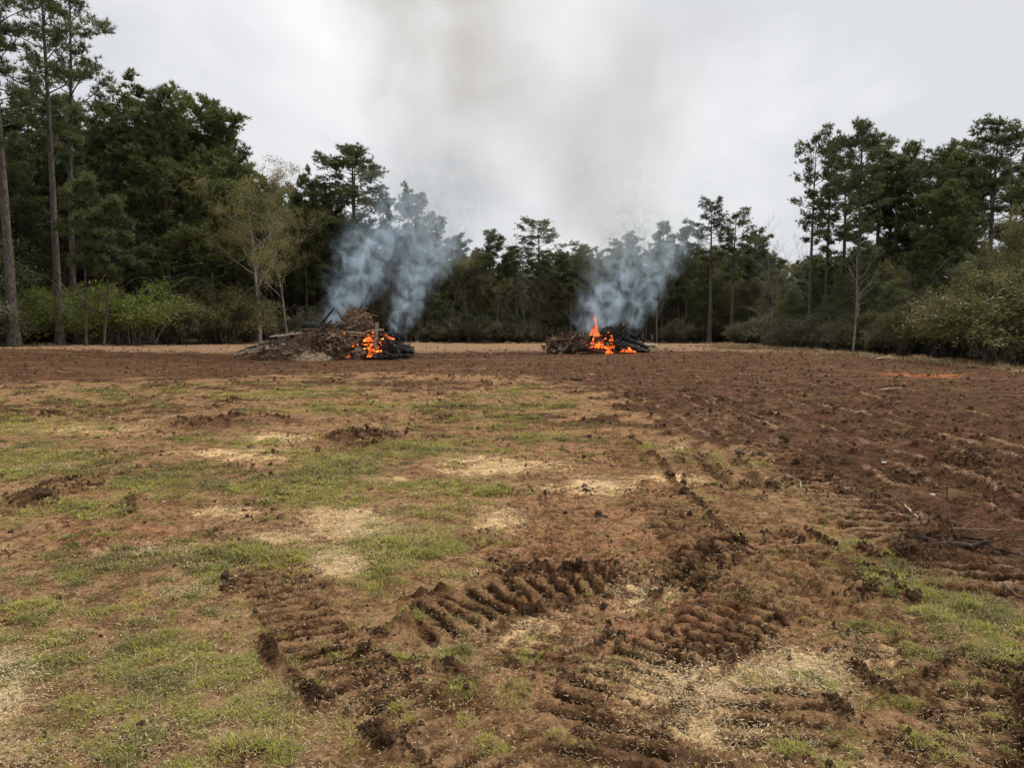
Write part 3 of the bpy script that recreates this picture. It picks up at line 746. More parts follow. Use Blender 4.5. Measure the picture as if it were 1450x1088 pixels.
reg('bush3', make_bush(74, 1.2, 1.6, 60, 26, 'under', .05, twigs=2, droop=.6), 1.6, 1.2)

def plant(name, label, cat, kind, loc, H, wid=1.0, rot=None, group=None, part='crown', stem='trunk', lean=0.0):
    tm, cm, h0, r0 = KINDS[kind]
    s = H / h0
    e = bpy.data.objects.new(name, None); COL.objects.link(e); e.empty_display_size = .3
    if H < 16 and kind[:3] in ('mid', 'tal', 'den'): wid *= 1.45
    elif kind[:3] in ('den', 'mid'): wid *= 1.12
    elif kind[:3] == 'tal': wid *= .88
    e.location = loc; e.scale = (s * wid, s * wid, s); e.rotation_euler = (0, lean, random.uniform(0, 6.28) if rot is None else rot)
    tag(e, label, cat, group)
    t = link(stem, tm, e)
    if cm: link(part, cm, e)
    return e

# ------------------------------------------------------------------ ground
def build_ground():
    nr, nc = 920, 860
    w = np.linspace(1.75 ** -.5, 84 ** -.5, nr); Yr = w ** -2
    # columns spread as a fan: fine where one stands, coarse far off
    s = np.linspace(-.92, .92, nc)
    Yg, Sg = np.meshgrid(Yr, s, indexing='ij'); Xg = Yg * Sg
    fx = fields(Xg.ravel(), Yg.ravel())
    co = np.stack([Xg.ravel(), Yg.ravel(), fx['z']], 1)
    i = np.arange(nr - 1)[:, None] * nc + np.arange(nc - 1)[None, :]
    quads = np.stack([i, i + 1, i + nc + 1, i + nc], -1).reshape(-1, 4)
    def mk(name, co, quads, fx):
        me = bpy.data.meshes.new(name)
        me.vertices.add(len(co)); me.vertices.foreach_set('co', co.astype(np.float32).ravel())
        me.loops.add(len(quads) * 4); me.loops.foreach_set('vertex_index', quads.astype(np.int32).ravel())
        me.polygons.add(len(quads)); me.polygons.foreach_set('loop_start', np.arange(0, len(quads) * 4, 4, dtype=np.int32))
        me.polygons.foreach_set('use_smooth', np.ones(len(quads), bool))
        me.update(calc_edges=True)
        for k in ('grass', 'straw', 'soil', 'red', 'pale', 'litter', 'orange'):
            a = me.attributes.new(k, 'FLOAT', 'POINT'); a.data.foreach_set('value', fx[k].astype(np.float32))
        me.materials.append(M['ground'])
        return me
    tag(link('ground', mk('ground', co, quads, fx)), kind='structure')
    # the land beyond and beside it, in coarse cells, just under the worked sheet where the two meet
    g = np.concatenate([np.linspace(-900, -90, 12), np.linspace(-80, 80, 161), np.linspace(90, 900, 12)])
    gy = np.concatenate([np.linspace(-900, -40, 12), np.linspace(-30, 130, 161), np.linspace(140, 900, 12)])
    XX, YY = np.meshgrid(g, gy, indexing='xy')
    f2 = fields(XX.ravel(), np.where(YY.ravel() < 2, 2 + .0 * YY.ravel(), YY.ravel()))
    inside = (np.abs(XX.ravel()) < .9 * YY.ravel() + 1.2) & (YY.ravel() > .5) & (YY.ravel() < 82)
    z = np.where(inside, f2['z'] - .16, f2['z'])
    n = len(g); j = np.arange(len(gy) - 1)[:, None] * n + np.arange(n - 1)[None, :]
    q2 = np.stack([j, j + 1, j + n + 1, j + n], -1).reshape(-1, 4)
    tag(link('terrain', mk('terrain', np.stack([XX.ravel(), YY.ravel(), z], 1), q2, f2)), kind='structure')
build_ground()

# ------------------------------------------------------------------ scattered cover: templates live outside the scene, instanced by geometry nodes
def template_collection(name, meshes):
    c = bpy.data.collections.new(name)
    for i, me in enumerate(meshes):
        o = bpy.data.objects.new(f'{name}_piece', me); c.objects.link(o)
    return c
def scatter(name, P, rot, scl, tint, coll, label=None, cat=None, nvar=1, idx=None):
    me = bpy.data.meshes.new(name)
    me.vertices.add(len(P)); me.vertices.foreach_set('co', np.asarray(P, np.float32).ravel())
    for k, v, t in (('rot', rot, 'FLOAT_VECTOR'), ('scl', scl, 'FLOAT_VECTOR')):
        a = me.attributes.new(k, t, 'POINT'); a.data.foreach_set('vector', np.asarray(v, np.float32).ravel())
    a = me.attributes.new('tint', 'FLOAT', 'POINT'); a.data.foreach_set('value', np.asarray(tint, np.float32))
    if idx is None: idx = RNG.integers(0, nvar, len(P))
    a = me.attributes.new('idx', 'INT', 'POINT'); a.data.foreach_set('value', np.asarray(idx, np.int32))
    o = link(name, me)
    ng = bpy.data.node_groups.new(name, 'GeometryNodeTree')
    ng.interface.new_socket('Geometry', in_out='INPUT', socket_type='NodeSocketGeometry')
    ng.interface.new_socket('Geometry', in_out='OUTPUT', socket_type='NodeSocketGeometry')
    N, L = ng.nodes, ng.links
    gi, go = N.new('NodeGroupInput'), N.new('NodeGroupOutput')
    ci = N.new('GeometryNodeCollectionInfo'); ci.inputs[0].default_value = coll; ci.inputs['Separate Children'].default_value = True; ci.inputs['Reset Children'].default_value = True
    mp = N.new('GeometryNodeMeshToPoints')
    ip = N.new('GeometryNodeInstanceOnPoints'); ip.inputs['Pick Instance'].default_value = True
    def na(nm, t):
        q = N.new('GeometryNodeInputNamedAttribute'); q.data_type = t; q.inputs[0].default_value = nm; return q.outputs['Attribute']
    L.new(gi.outputs[0], mp.inputs[0]); L.new(mp.outputs[0], ip.inputs['Points']); L.new(ci.outputs[0], ip.inputs['Instance'])
    L.new(na('idx', 'INT'), ip.inputs['Instance Index'])
    er = N.new('FunctionNodeEulerToRotation'); L.new(na('rot', 'FLOAT_VECTOR'), er.inputs[0]); L.new(er.outputs[0], ip.inputs['Rotation'])
    L.new(na('scl', 'FLOAT_VECTOR'), ip.inputs['Scale'])
    L.new(ip.outputs[0], go.inputs[0])
    md = o.modifiers.new('scatter', 'NODES'); md.node_group = ng
    tag(o, label, cat, kind='stuff')
    return o

def tuft(seed, n=16, h=.05, spread=.05, w=.0022, lie=.5, dry=.2):
    rnd = random.Random(seed); mb = MB()
    for i in range(n):
        az = rnd.uniform(0, 6.28); b = Vector((rnd.gauss(0, spread * .5), rnd.gauss(0, spread * .5), -.004))
        L = h * rnd.uniform(.5, 1.3); out = lie * rnd.uniform(.3, 1.6)
        d = Vector((math.cos(az) * out, math.sin(az) * out, 1)).normalized()
        side = Vector((-math.sin(az), math.cos(az), 0)) * w * rnd.uniform(.7, 1.4)
        m1 = b + d * L * .55; d2 = (d + Vector((math.cos(az), math.sin(az), -.3)) * lie * .8).normalized(); e = m1 + d2 * L * .5
        tn = 1.0 if rnd.random() < dry else rnd.uniform(0, .25)
        mb.face([b - side, b + side, m1 + side * .8, m1 - side * .8], tn); mb.face([m1 - side * .8, m1 + side * .8, e], tn)
    return mb
def litter_bits(seed, n=24, L=.028, r=.075, w=.0012):
    rnd = random.Random(seed); mb = MB()
    for i in range(n):
        az = rnd.uniform(0, 6.28); c = Vector((rnd.gauss(0, r), rnd.gauss(0, r), rnd.uniform(.0, .012))); d = Vector((math.cos(az), math.sin(az), rnd.uniform(-.15, .25))) * L * rnd.uniform(.3, 1) * .5
        side = Vector((-d.y, d.x, 0)).normalized() * w * rnd.uniform(.6, 1.6)
        mb.face([c - d - side, c - d + side, c + d + side * .4, c + d - side * .4], 0)
    return mb
def clod_mesh(seed, r=1.0):
    import bmesh
    bm = bmesh.new(); bmesh.ops.create_icosphere(bm, subdivisions=2, radius=r)
    off = Vector((seed * 3.1, seed * 1.7, 0))
    for v in bm.verts:
        n = mnoise.noise(v.co * 1.3 + off) * .6 + mnoise.noise(v.co * 3.1 + off) * .35
        v.co *= 1 + n; v.co.z *= .72
    me = bpy.data.meshes.new('clod'); bm.to_mesh(me); bm.free()
    return me

def sample_ground(n, y0, y1, power=1.0, smax=.78):
    """points thinning out with distance as what one can tell apart does"""
    u = RNG.random(n)
    if power == 1.0: Y = y0 * (y1 / y0) ** u
    else: Y = (y0 ** (1 - power) + u * (y1 ** (1 - power) - y0 ** (1 - power))) ** (1 / (1 - power))
    X = Y * RNG.uniform(-smax, smax, n)
    return X, Y

def scatter_cover():
    # living grass
    X, Y = sample_ground(420000, 2.2, 42, 1.15)
    f = fields(X, Y)
    p = sstep(.50, 1.10, f['grass'] + .7 * f['fine'] + .75 * fbm(X, Y, 3.1, 2, 97)) + .02
    tufty = fbm(X, Y, 4.2, 3, 98)
    p = p * (.35 + .65 * sstep(-.25, .15, tufty))
    p = np.maximum(p, .75 * sstep(.16, .34, tufty) * (Y < 20) * (1 - np.clip(1.1 * f['soil'], 0, 1)) * (.25 + .75 * sstep(-.3, .3, f['mid'])))
    k = RNG.random(len(X)) < p
    X, Y, z = X[k], Y[k], f['z'][k]; n = len(X)
    s = (.34 + .070 * Y) * np.clip(RNG.lognormal(0, .38, n), .3, 1.6) * (.5 + .5 * np.clip(f['grass'][k], 0, 1.2))
    tint = np.clip(.36 + .9 * fbm(X, Y, .5, 3, 90) + .8 * fbm(X, Y, 3.3, 2, 91) + RNG.normal(0, .2, n), 0, 1)
    sc = np.stack([s * 1.1, s * 1.1, s * RNG.uniform(.3, .75, n)], 1)
    col = template_collection('grass_tuft', [tuft(200 + i, 18, .045, .055, .0021, dry=.34).mesh('tuft', M['grass']) for i in range(5)])
    scatter('grass', np.stack([X, Y, z - .002], 1), np.stack([RNG.normal(0, .12, n), RNG.normal(0, .12, n), RNG.uniform(0, 6.28, n)], 1), sc, tint, col, 'patchy short green and yellowing grass growing over the trampled field', 'grass', 5)
    # dry stalks and straw lying about
    X, Y = sample_ground(150000, 2.2, 30, 1.2)
    f = fields(X, Y)
    p = .05 + .80 * sstep(.3, .9, f['straw']) + .10 * sstep(.3, .8, f['grass']); p *= (1 - .93 * f['soil'])
    k = RNG.random(len(X)) < p
    X, Y, z = X[k], Y[k], f['z'][k]; n = len(X)
    s = (.6 + .09 * Y) * RNG.uniform(.5, 1.3, n)
    col = template_collection('straw_bits', [litter_bits(230 + i).mesh('straw', M['straw']) for i in range(4)])
    tint = np.clip(.35 + .4 * f['straw'][k] + RNG.normal(0, .25, n), 0, 1)
    scatter('dead_grass', np.stack([X, Y, z + .002], 1), np.stack([RNG.normal(0, .1, n), RNG.normal(0, .1, n), RNG.uniform(0, 6.28, n)], 1), np.stack([s, s, s], 1), tint, col, 'dry straw and dead stalks lying loose over the bare ground', 'dead grass', 4)
    # clods of turned soil
    X, Y = sample_ground(330000, 2.2, 60, 1.1)
    f = fields(X, Y)
    pc = fbm(X, Y, 1.3, 3, 95)
    p = sstep(.25, 1.0, f['clod'] + 1.1 * pc + .3 * f['mid']) * .85 * (1 - .7 * f['pale']) * np.where(Y > 9, .55, 1) + .010
    k = RNG.random(len(X)) < p
    X, Y, z = X[k], Y[k], f['z'][k]; n = len(X)
    s = (.0028 + .0010 * Y) * RNG.lognormal(-.15, .6, n) * (.7 + .5 * np.clip(f['clod'][k], 0, 1)); s = np.clip(s, .002, .06)
    cm = [clod_mesh(i) for i in range(5)]
    for m_ in cm: m_.materials.append(M['clod'])
    col = template_collection('soil_clod', cm)
    scatter('soil_clods', np.stack([X, Y, z + s * .2], 1), RNG.uniform(0, 6.28, (n, 3)), np.stack([s, s * RNG.uniform(.7, 1.3, n), s * RNG.uniform(.5, 1, n)], 1), RNG.random(n), col, 'crumbled dark brown clods of churned soil along the tracks', 'soil', 5)
    # reddish crumbs on the bare patches
    X, Y = sample_ground(60000, 2.2, 18, 1.3)
    f = fields(X, Y)
    k = RNG.random(len(X)) < (.05 + .6 * f['red'] * (1 - f['soil']) * (f['grass'] < .5))
    X, Y, z = X[k], Y[k], f['z'][k]; n = len(X)
    s = (.0022 + .0007 * Y) * RNG.lognormal(0, .5, n)
    cm = [clod_mesh(i + 9) for i in range(4)]
    for m_ in cm: m_.materials.append(M['clod_red'])
    col = template_collection('crumb', cm)
    scatter('reddish_crumbs', np.stack([X, Y, z + s * .2], 1), RNG.uniform(0, 6.28, (n, 3)), np.stack([s, s, s * .8], 1), RNG.random(n), col, 'small reddish crumbs of clay scattered on the bare patches', 'soil', 4)
    # tall dead grass along the edge of the wood
    pts = []
    for i in range(1500):
        q = RNG.random()
        if q < .30: x, y = RNG.normal(20.5, 1.0), RNG.uniform(29, 72)
        elif q < .55: x, y = RNG.normal(-32, 1.0), RNG.uniform(33, 78)
        elif q < .82: x, y = RNG.uniform(-32, 22), RNG.normal(78.5, 1.2)
        else: x, y = RNG.normal(18.2, 1.6), RNG.normal(60, 2.0)
        pts.append((x, y))
    pts = np.array(pts); f = fields(pts[:, 0], pts[:, 1]); n = len(pts)
    s = RNG.uniform(.25, .9, n)
    col = template_collection('tall_tuft', [tuft(260 + i, 26, .32, .30, .011, .45, 0).mesh('tall_tuft', M['straw']) for i in range(4)])
    scatter('tall_dead_grass', np.stack([pts[:, 0], pts[:, 1], f['z']], 1), np.stack([RNG.normal(0, .1, n), RNG.normal(0, .1, n), RNG.uniform(0, 6.28, n)], 1), np.stack([s, s, s], 1), np.clip(RNG.normal(.30, .22, n), 0, 1), col, 'pale tall dead grass fringing the foot of the wood', 'dead grass', 4)
scatter_cover()

# ------------------------------------------------------------------ the wood: trees one can tell apart
def tree(u, Y, vtop, kind, label, cat='tree', name='pine_tree', wid=1.0, group=None, rot=None, lean=0.0, **kw):
    p = at(u, 480, Y); z = float(macro(p.x, Y)) - .03
    top = at(u, vtop, Y).z
    return plant(name, label, cat, kind, (p.x, Y, z), top - z, wid, rot, group, lean=lean, **kw)
G_EDGE = 'pines along the edge of the clearing'
TREES = [
 # u, Y, vtop, kind, wid, name, label
 (20, 46, -95, 'giant0', 1.0, 'pine_tree', 'tall forked pine with thick scaly trunk, outermost at the left corner of the clearing'),
 (85, 50, -90, 'giant1', 1.0, 'pine_tree', 'very tall straight pine with greyish trunk, second from the forked corner pine'),
 (106, 54, -60, 'giant2', 1.0, 'pine_tree', 'tall pine close behind the straight greyish one, trunk bending slightly at its foot'),
 (121, 49, 255, 'young', 1.0, 'pine_tree', 'thin dark young pine standing just right of the pair of tall pines'),
 (146, 49, 285, 'young', 1.1, 'pine_tree', 'thin leaning young pine beside the bright green bush at the left edge'),
 (52, 60, 140, 'dense2', 1.0, 'evergreen_tree', 'dense dark evergreen filling the space between the two leftmost tall pines'),
 (-40, 54, 150, 'dense0', 1.0, 'evergreen_tree', 'dense evergreen half cut by the left margin of the view'),
 (110, 64, 165, 'dense0', .8, 'evergreen_tree', 'dark evergreen behind the pair of tall pines, its crown rounded'),
 (165, 58, 178, 'mid0', 1.2, 'pine_tree', 'loose dark pine with thin top right of the tall pair'),
 (205, 64, 138, 'dense2', 1.05, 'evergreen_tree', 'evergreen with a sparse pointed top left of the broadest crown'),
 (240, 60, 158, 'dense0', 1.0, 'evergreen_tree', 'big spreading dark pine with heavy low limbs, the broadest crown on the left'),
 (300, 66, 158, 'dense1', .95, 'evergreen_tree', 'dark rounded evergreen at the step where the left skyline falls'),
 (335, 70, 232, 'dense2', 1.0, 'evergreen_tree', 'dark evergreen one step lower, behind the tan budding tree'),
 (378, 76, 262, 'dense1', .8, 'evergreen_tree', 'dark evergreen peeping over the tan budding tree'),
 (368, 62, 272, 'bud0', 1.3, 'budding_tree', 'tan budding tree with pale mottled trunk left of the larger fire'),
 (408, 70, 290, 'bud1', 1.15, 'budding_tree', 'slimmer tan budding tree with white trunk between the mottled one and the larger fire'),
 (436, 76, 254, 'dense2', .72, 'evergreen_tree', 'dark green evergreen with narrow irregular crown left of the tall smoky pine'),
 (470, 80, 275, 'mid0', 1.0, 'pine_tree', 'dark pine tucked under the tall smoky pine on its near side'),
 (508, 78, 212, 'tall1', 1.95, 'pine_tree', 'tall forked pine with round open crown rising through the smoke of the larger fire'),
 (552, 84, 284, 'tall4', .8, 'pine_tree', 'thin pine veiled by blue smoke right of the tall forked one'),
 (582, 80, 276, 'dense2', .75, 'evergreen_tree', 'round topped evergreen veiled in blue smoke above the larger fire'),
 (612, 84, 318, 'mid0', 1.0, 'pine_tree', 'shorter pine on the far side of the larger fire, top in drifting smoke'),
 (645, 86, 345, 'mid2', .9, 'pine_tree', 'low pine where the smoke of the larger fire thins out'),
 (672, 88, 362, 'leafy0', 1.0, 'leafy_tree', 'olive leafy tree between the smoke and the first dark pine of the far edge'),
 (702, 84, 335, 'mid0', .9, 'pine_tree', 'dark bushy pine, first peak of the far skyline between the fires'),
 (735, 88, 358, 'bare0', 1.0, 'bare_tree', 'grey leafless tree between the two peaks of the far skyline'),
 (764, 83, 322, 'tall3', 1.35, 'pine_tree', 'open round crowned pine, highest of the far skyline between the fires'),
 (798, 82, 358, 'mid1', 1.1, 'pine_tree', 'dense green pine just left of the smaller fire'),
 (828, 88, 362, 'bare1', 1.0, 'bare_tree', 'leafless tree behind the left side of the smaller fire'),
 (856, 86, 350, 'leafy1', 1.0, 'leafy_tree', 'grey green tree hidden by the smoke of the smaller fire'),
 (885, 86, 344, 'mid2', 1.0, 'pine_tree', 'bluish pine straight behind the smoke of the smaller fire'),
 (912, 90, 335, 'bare0', .9, 'bare_tree', 'leafless twiggy tree sticking up right of the smoke of the smaller fire'),
 (938, 82, 314, 'mid1', .95, 'pine_tree', 'narrow pine with layered boughs right of the smaller fire'),
 (968, 84, 325, 'tall4', .9, 'pine_tree', 'pine between the layered narrow one and the pair of tall bare stemmed ones'),
 (1004, 78, 291, 'tall0', 1.05, 'pine_tree', 'tall bare stemmed pine with flat crown, left one of the far pair'),
 (1036, 78, 303, 'tall2', 1.0, 'pine_tree', 'tall bare stemmed pine, right one of the far pair, trunk slightly leaning'),
 (1064, 82, 338, 'mid2', .9, 'pine_tree', 'short pine right of the far pair of bare stemmed pines'),
 (1092, 74, 338, 'bare2', 1.0, 'bare_tree', 'grey leafless tree with fine twigs left of the right hand tall pines'),
 (1120, 72, 350, 'bare1', 1.0, 'bare_tree', 'second grey leafless tree beside the first tall pine of the right group'),
 (1146, 60, 192, 'tall2', 1.1, 'pine_tree', 'tall pine with long level side boughs, first of the right group'),
 (1168, 62, 203, 'tall4', 1.15, 'pine_tree', 'tall pine with narrow crown hard beside the one with level boughs'),
 (1214, 54, 176, 'tall1', 1.05, 'pine_tree', 'tallest pine of the right group, straight trunk and open top'),
 (1192, 66, 232, 'tall0', 1.0, 'pine_tree', 'slim pine between the narrow crowned one and the tallest of the right group'),
 (1234, 60, 216, 'tall3', 1.0, 'pine_tree', 'flat topped pine leaning on the crown of the tallest one'),
 (1264, 58, 226, 'tall0', 1.1, 'pine_tree', 'slim open pine just left of the thin light topped one'),
 (1302, 57, 228, 'tall2', 1.1, 'pine_tree', 'pine with broad top just right of the thin light topped one'),
 (1368, 60, 238, 'tall4', 1.1, 'pine_tree', 'narrow pine half hidden by the last big crown'),
 (1422, 58, 236, 'tall0', 1.1, 'pine_tree', 'pine right of the last big crown, near the margin'),
 (820, 84, 352, 'tall2', 1.2, 'pine_tree', 'pine peeping up behind the left edge of the smoke of the smaller fire'),
 (726, 86, 350, 'tall4', 1.2, 'pine_tree', 'thin pine between the first peak and the highest of the far skyline'),
 (1248, 62, 240, 'mid0', 1.0, 'pine_tree', 'dark pine filling the gap right of the tallest one'),
 (1284, 60, 206, 'tall4', 1.0, 'pine_tree', 'pine with thin light top in the middle of the right group'),
 (1320, 62, 236, 'mid2', 1.1, 'pine_tree', 'pine with flattened dark top between the thin topped one and the last big crown'),
 (1348, 58, 222, 'dense2', .62, 'pine_tree', 'dark pine just left of the last big crown'),
 (1394, 54, 178, 'tall1', 1.45, 'pine_tree', 'big crowned pine standing above the right end of the wood'),
 (1332, 46, 272, 'dense1', .70, 'pine_tree', 'mid green spreading pine with crooked dark trunk in front of the right group'),
 (1448, 50, 262, 'dense2', .8, 'evergreen_tree', 'dark evergreen cut by the right margin of the view'),
 (1440, 36, 300, 'leafy0', .9, 'leafy_tree', 'olive leafy tree rising from the thicket at the right margin'),
 (1390, 42, 350, 'leafy0', .9, 'leafy_tree', 'olive leafy tree in the thicket under the last big crown'),
 (1255, 50, 380, 'leafy1', .9, 'leafy_tree', 'grey green small tree at the foot of the right group'),
 (1190, 58, 380, 'leafy2', .8, 'leafy_tree', 'dark small tree between the trunks of the right group'),
 (1208, 46, 350, 'snag', 1.0, 'dead_tree', 'pale dead tree with crooked limbs in front of the tallest pine'),
 (1092, 66, 395, 'snag', .6, 'dead_tree', 'small pale dead stem standing in the gap left of the right group'),
 (170, 60, 330, 'bare1', 1.0, 'bare_tree', 'thin leafless sapling in the shade behind the bright green bush'),
 (282, 64, 390, 'bare1', .8, 'bare_tree', 'pale leafless sapling in front of the broadest dark crown'),
 (660, 84, 395, 'bare2', 1.0, 'bare_tree', 'pale forked leafless tree in the shade of the far edge'),
 (1010, 84, 350, 'leafy0', 1.1, 'leafy_tree', 'olive leafy tree under the far pair of bare stemmed pines'),
 (960, 84, 370, 'leafy1', 1.1, 'leafy_tree', 'grey green tree right of the smaller fire'),
 (1130, 70, 400, 'leafy1', 1.1, 'leafy_tree', 'grey green small tree at the foot of the leafless pair'),
]
for (u, Y, vt, kind, wid, name, label) in TREES:
    cat = {'pine_tree': 'pine tree', 'evergreen_tree': 'evergreen tree', 'budding_tree': 'budding tree', 'leafy_tree': 'leafy tree', 'bare_tree': 'bare tree', 'dead_tree': 'dead tree'}[name]
    ln = {146: .075, 20: -.01, 1208: .05, 1036: -.02}.get(u, random.uniform(-.012, .012))
    grp = G_EDGE if name == 'pine_tree' else {'evergreen_tree': 'dark evergreens on the left and right edge', 'bare_tree': 'leafless trees at the edge of the wood', 'leafy_tree': 'small leafy trees at the edge of the wood', 'budding_tree': 'tan budding trees', 'dead_tree': 'pale dead trees'}[name]
    tree(u, Y, vt, kind, label, cat, name, wid, grp, lean=ln, rot=(0.0 if u in (146, 20, 1208) else None))

# bushes at the foot of the wood
BUSHES = [
 (10, 50, 405, 'bush0', 1.2, 'bright green privet bush at the foot of the forked corner pine'),
 (-30, 46, 420, 'bush1', 1.3, 'dark bush cut by the left margin'),
 (70, 54, 418, 'bush2', 1.1, 'green bush between the forked corner pine and the tall pair'),
 (130, 52, 405, 'bush0', 1.2, 'yellow green bush behind the two thin young pines'),
 (192, 54, 402, 'bush0', 1.5, 'large bright yellow green bush with arching sprays right of the leaning young pine'),
 (245, 58, 425, 'bush1', 1.1, 'dull brownish green bush right of the large bright one'),
 (310, 62, 412, 'bush2', 1.4, 'wide mid green bush left of the mottled budding tree'),
 (352, 66, 430, 'bush1', 1.0, 'dark low bush at the foot of the mottled budding tree'),
 (430, 72, 440, 'bush1', 1.1, 'dark bush behind the left end of the larger fire'),
 (1122, 58, 455, 'bush3', 1.3, 'round dark green bush standing forward of the right edge'),
 (1098, 62, 466, 'bush3', 1.0, 'small low bush left of the round dark green one'),
 (1160, 56, 452, 'bush1', 1.1, 'dark bush right of the round dark green one'),
 (1240, 50, 446, 'bush2', 1.1, 'low olive thicket right of the pale dead tree'),
 (1288, 47, 436, 'bush0', 1.15, 'bright green thicket in the middle of the right edge'),
 (1345, 43, 420, 'bush2', 1.15, 'tall olive thicket below the mid green spreading pine'),
 (1395, 40, 408, 'bush0', 1.25, 'bright green leaning thicket near the right margin'),
 (1450, 34, 385, 'bush2', 1.4, 'big olive thicket cut by the right margin'),
 (1200, 52, 450, 'bush1', 1.1, 'dark bush behind the pale dead tree'),
 (600, 80, 452, 'bush1', 1.1, 'dark low bush behind the right end of the larger fire'),
 (690, 80, 450, 'bush1', 1.1, 'dark low bush under the first peak of the far skyline'),
 (745, 80, 455, 'bush1', 1.1, 'dark low bush under the highest far pine'),
 (960, 79, 455, 'bush1', 1.1, 'dark low bush right of the smaller fire'),
 (1045, 76, 460, 'bush3', 1.2, 'low bush right of the far pair of bare stemmed pines'),
]
for (u, Y, vt, kind, wid, label) in BUSHES:
    tree(u, Y, vt, kind, label, 'bush', 'bush', wid, 'bushes at the foot of the wood', part='foliage', stem='stems')

# the wood behind them: too many and too alike to count, one mass
def wood_behind():
    sky_u = [-200, 0, 60, 110, 170, 230, 300, 340, 380, 430, 500, 560, 610, 640, 700, 760, 800, 850, 900, 950, 1000, 1060, 1100, 1150, 1200, 1250, 1300, 1350, 1400, 1450, 1700]
    sky_v = [190, 205, 215, 225, 200, 190, 205, 262, 300, 305, 320, 325, 345, 360, 364, 364, 368, 362, 360, 355, 360, 362, 372, 372, 365, 350, 345, 345, 335, 340, 330]
    names = ['mid0', 'mid1', 'mid2', 'tall0', 'tall2', 'tall4', 'dense2', 'leafy1', 'leafy2', 'bare0', 'bare1', 'bush1', 'leafy0', 'bud1', 'tall3']
    P, R_, S, I = [], [], [], []
    def join(kind):
        tm, cm, h, r = KINDS[kind]
        me = tm.copy(); me.name = 'wood_' + kind
        if not cm: return me
        import bmesh
        bm = bmesh.new(); bm.from_mesh(tm); nt = len(bm.faces); bm.from_mesh(cm)
        bm.faces.ensure_lookup_table()
        for f in bm.faces[nt:]: f.material_index = 1
        bm.to_mesh(me); bm.free(); me.materials.append(cm.materials[0])
        return me
    def add(x, y, kind, H, wid):
        h0 = KINDS[kind][2]; s = H / h0
        P.append((x, y, float(macro(x, y)) - .05)); R_.append((random.gauss(0, .02), random.gauss(0, .02), random.uniform(0, 6.28))); S.append((s * wid, s * wid, s)); I.append(names.index(kind))
    rnd = random.Random(77)
    def region(n, fx, choose, lo, hi):
        for _ in range(n):
            x, y = fx(); u, v = project(np.array([x]), np.array([y])); u = float(u[0])
            vs = float(np.interp(u, sky_u, sky_v)) + rnd.uniform(lo, hi)
            top = at(u, vs, y).z; kind = choose()
            if kind.startswith('bush'): H = rnd.uniform(1.6, 3.4)
            elif kind.startswith('leafy'): H = min(top, rnd.uniform(6, 11.5))
            elif kind.startswith('bare'): H = min(top, rnd.uniform(7, 12))
            elif kind.startswith('bud'): H = min(top, rnd.uniform(6, 10))
            else: H = top
            add(x, y, kind, max(H, 1.5), rnd.uniform(1.0, 1.5))
    pine = lambda: rnd.choice(['mid0', 'mid1', 'mid2', 'tall0', 'tall2', 'tall4', 'dense2', 'dense2'])
    farp = lambda: rnd.choice(['mid0', 'mid1', 'mid2', 'tall0', 'tall2', 'tall4', 'mid0', 'bare0', 'bare1'])
    low = lambda: rnd.choice(['leafy1', 'leafy2', 'bush1', 'bare1', 'bare0', 'leafy1', 'bush1', 'leafy0'])
    region(90, lambda: (rnd.uniform(-62, -36), rnd.uniform(44, 100)), pine, 5, 70)
    region(110, lambda: (rnd.uniform(-48, -34), rnd.uniform(42, 95)), low, 0, 60)
    region(230, lambda: (rnd.uniform(-60, 60), rnd.uniform(84, 118)), farp, -8, 18)
    region(300, lambda: (rnd.uniform(-36, 36), rnd.uniform(80.5, 104)), low, 5, 40)
    region(60, lambda: (rnd.uniform(-32, 32), rnd.uniform(80, 85)), lambda: rnd.choice(['tall0', 'tall3', 'tall2', 'bare1', 'bud1']), 0, 50)
    region(90, lambda: (lambda t: (23 + rnd.uniform(2, 28), t))(rnd.uniform(46, 100)), pine, -10, 60)
    region(130, lambda: (lambda t: (24 + .02 * t + abs(rnd.gauss(0, 7)), t))(rnd.uniform(33, 92)), low, 20, 70)
    # beside and behind the clearing, where only someone who turned round would see them
    for _ in range(60): add(rnd.choice((-1, 1)) * rnd.uniform(40, 70), rnd.uniform(-60, 40), pine(), rnd.uniform(15, 21), 1)
    for _ in range(40): add(rnd.uniform(-60, 60), rnd.uniform(-75, -55), pine(), rnd.uniform(15, 21), 1)
    col = template_collection('wood', [join(k) for k in names])
    # collection children are read in name order: keep the order of the list
    for k, o in zip(range(len(names)), list(col.objects)): o.name = f'wood_{k:02d}'
    scatter('wood', P, R_, S, [0.5] * len(P), col, 'shaded wood of mixed pines and undergrowth massed behind the edge trees', 'wood', idx=I)
wood_behind()

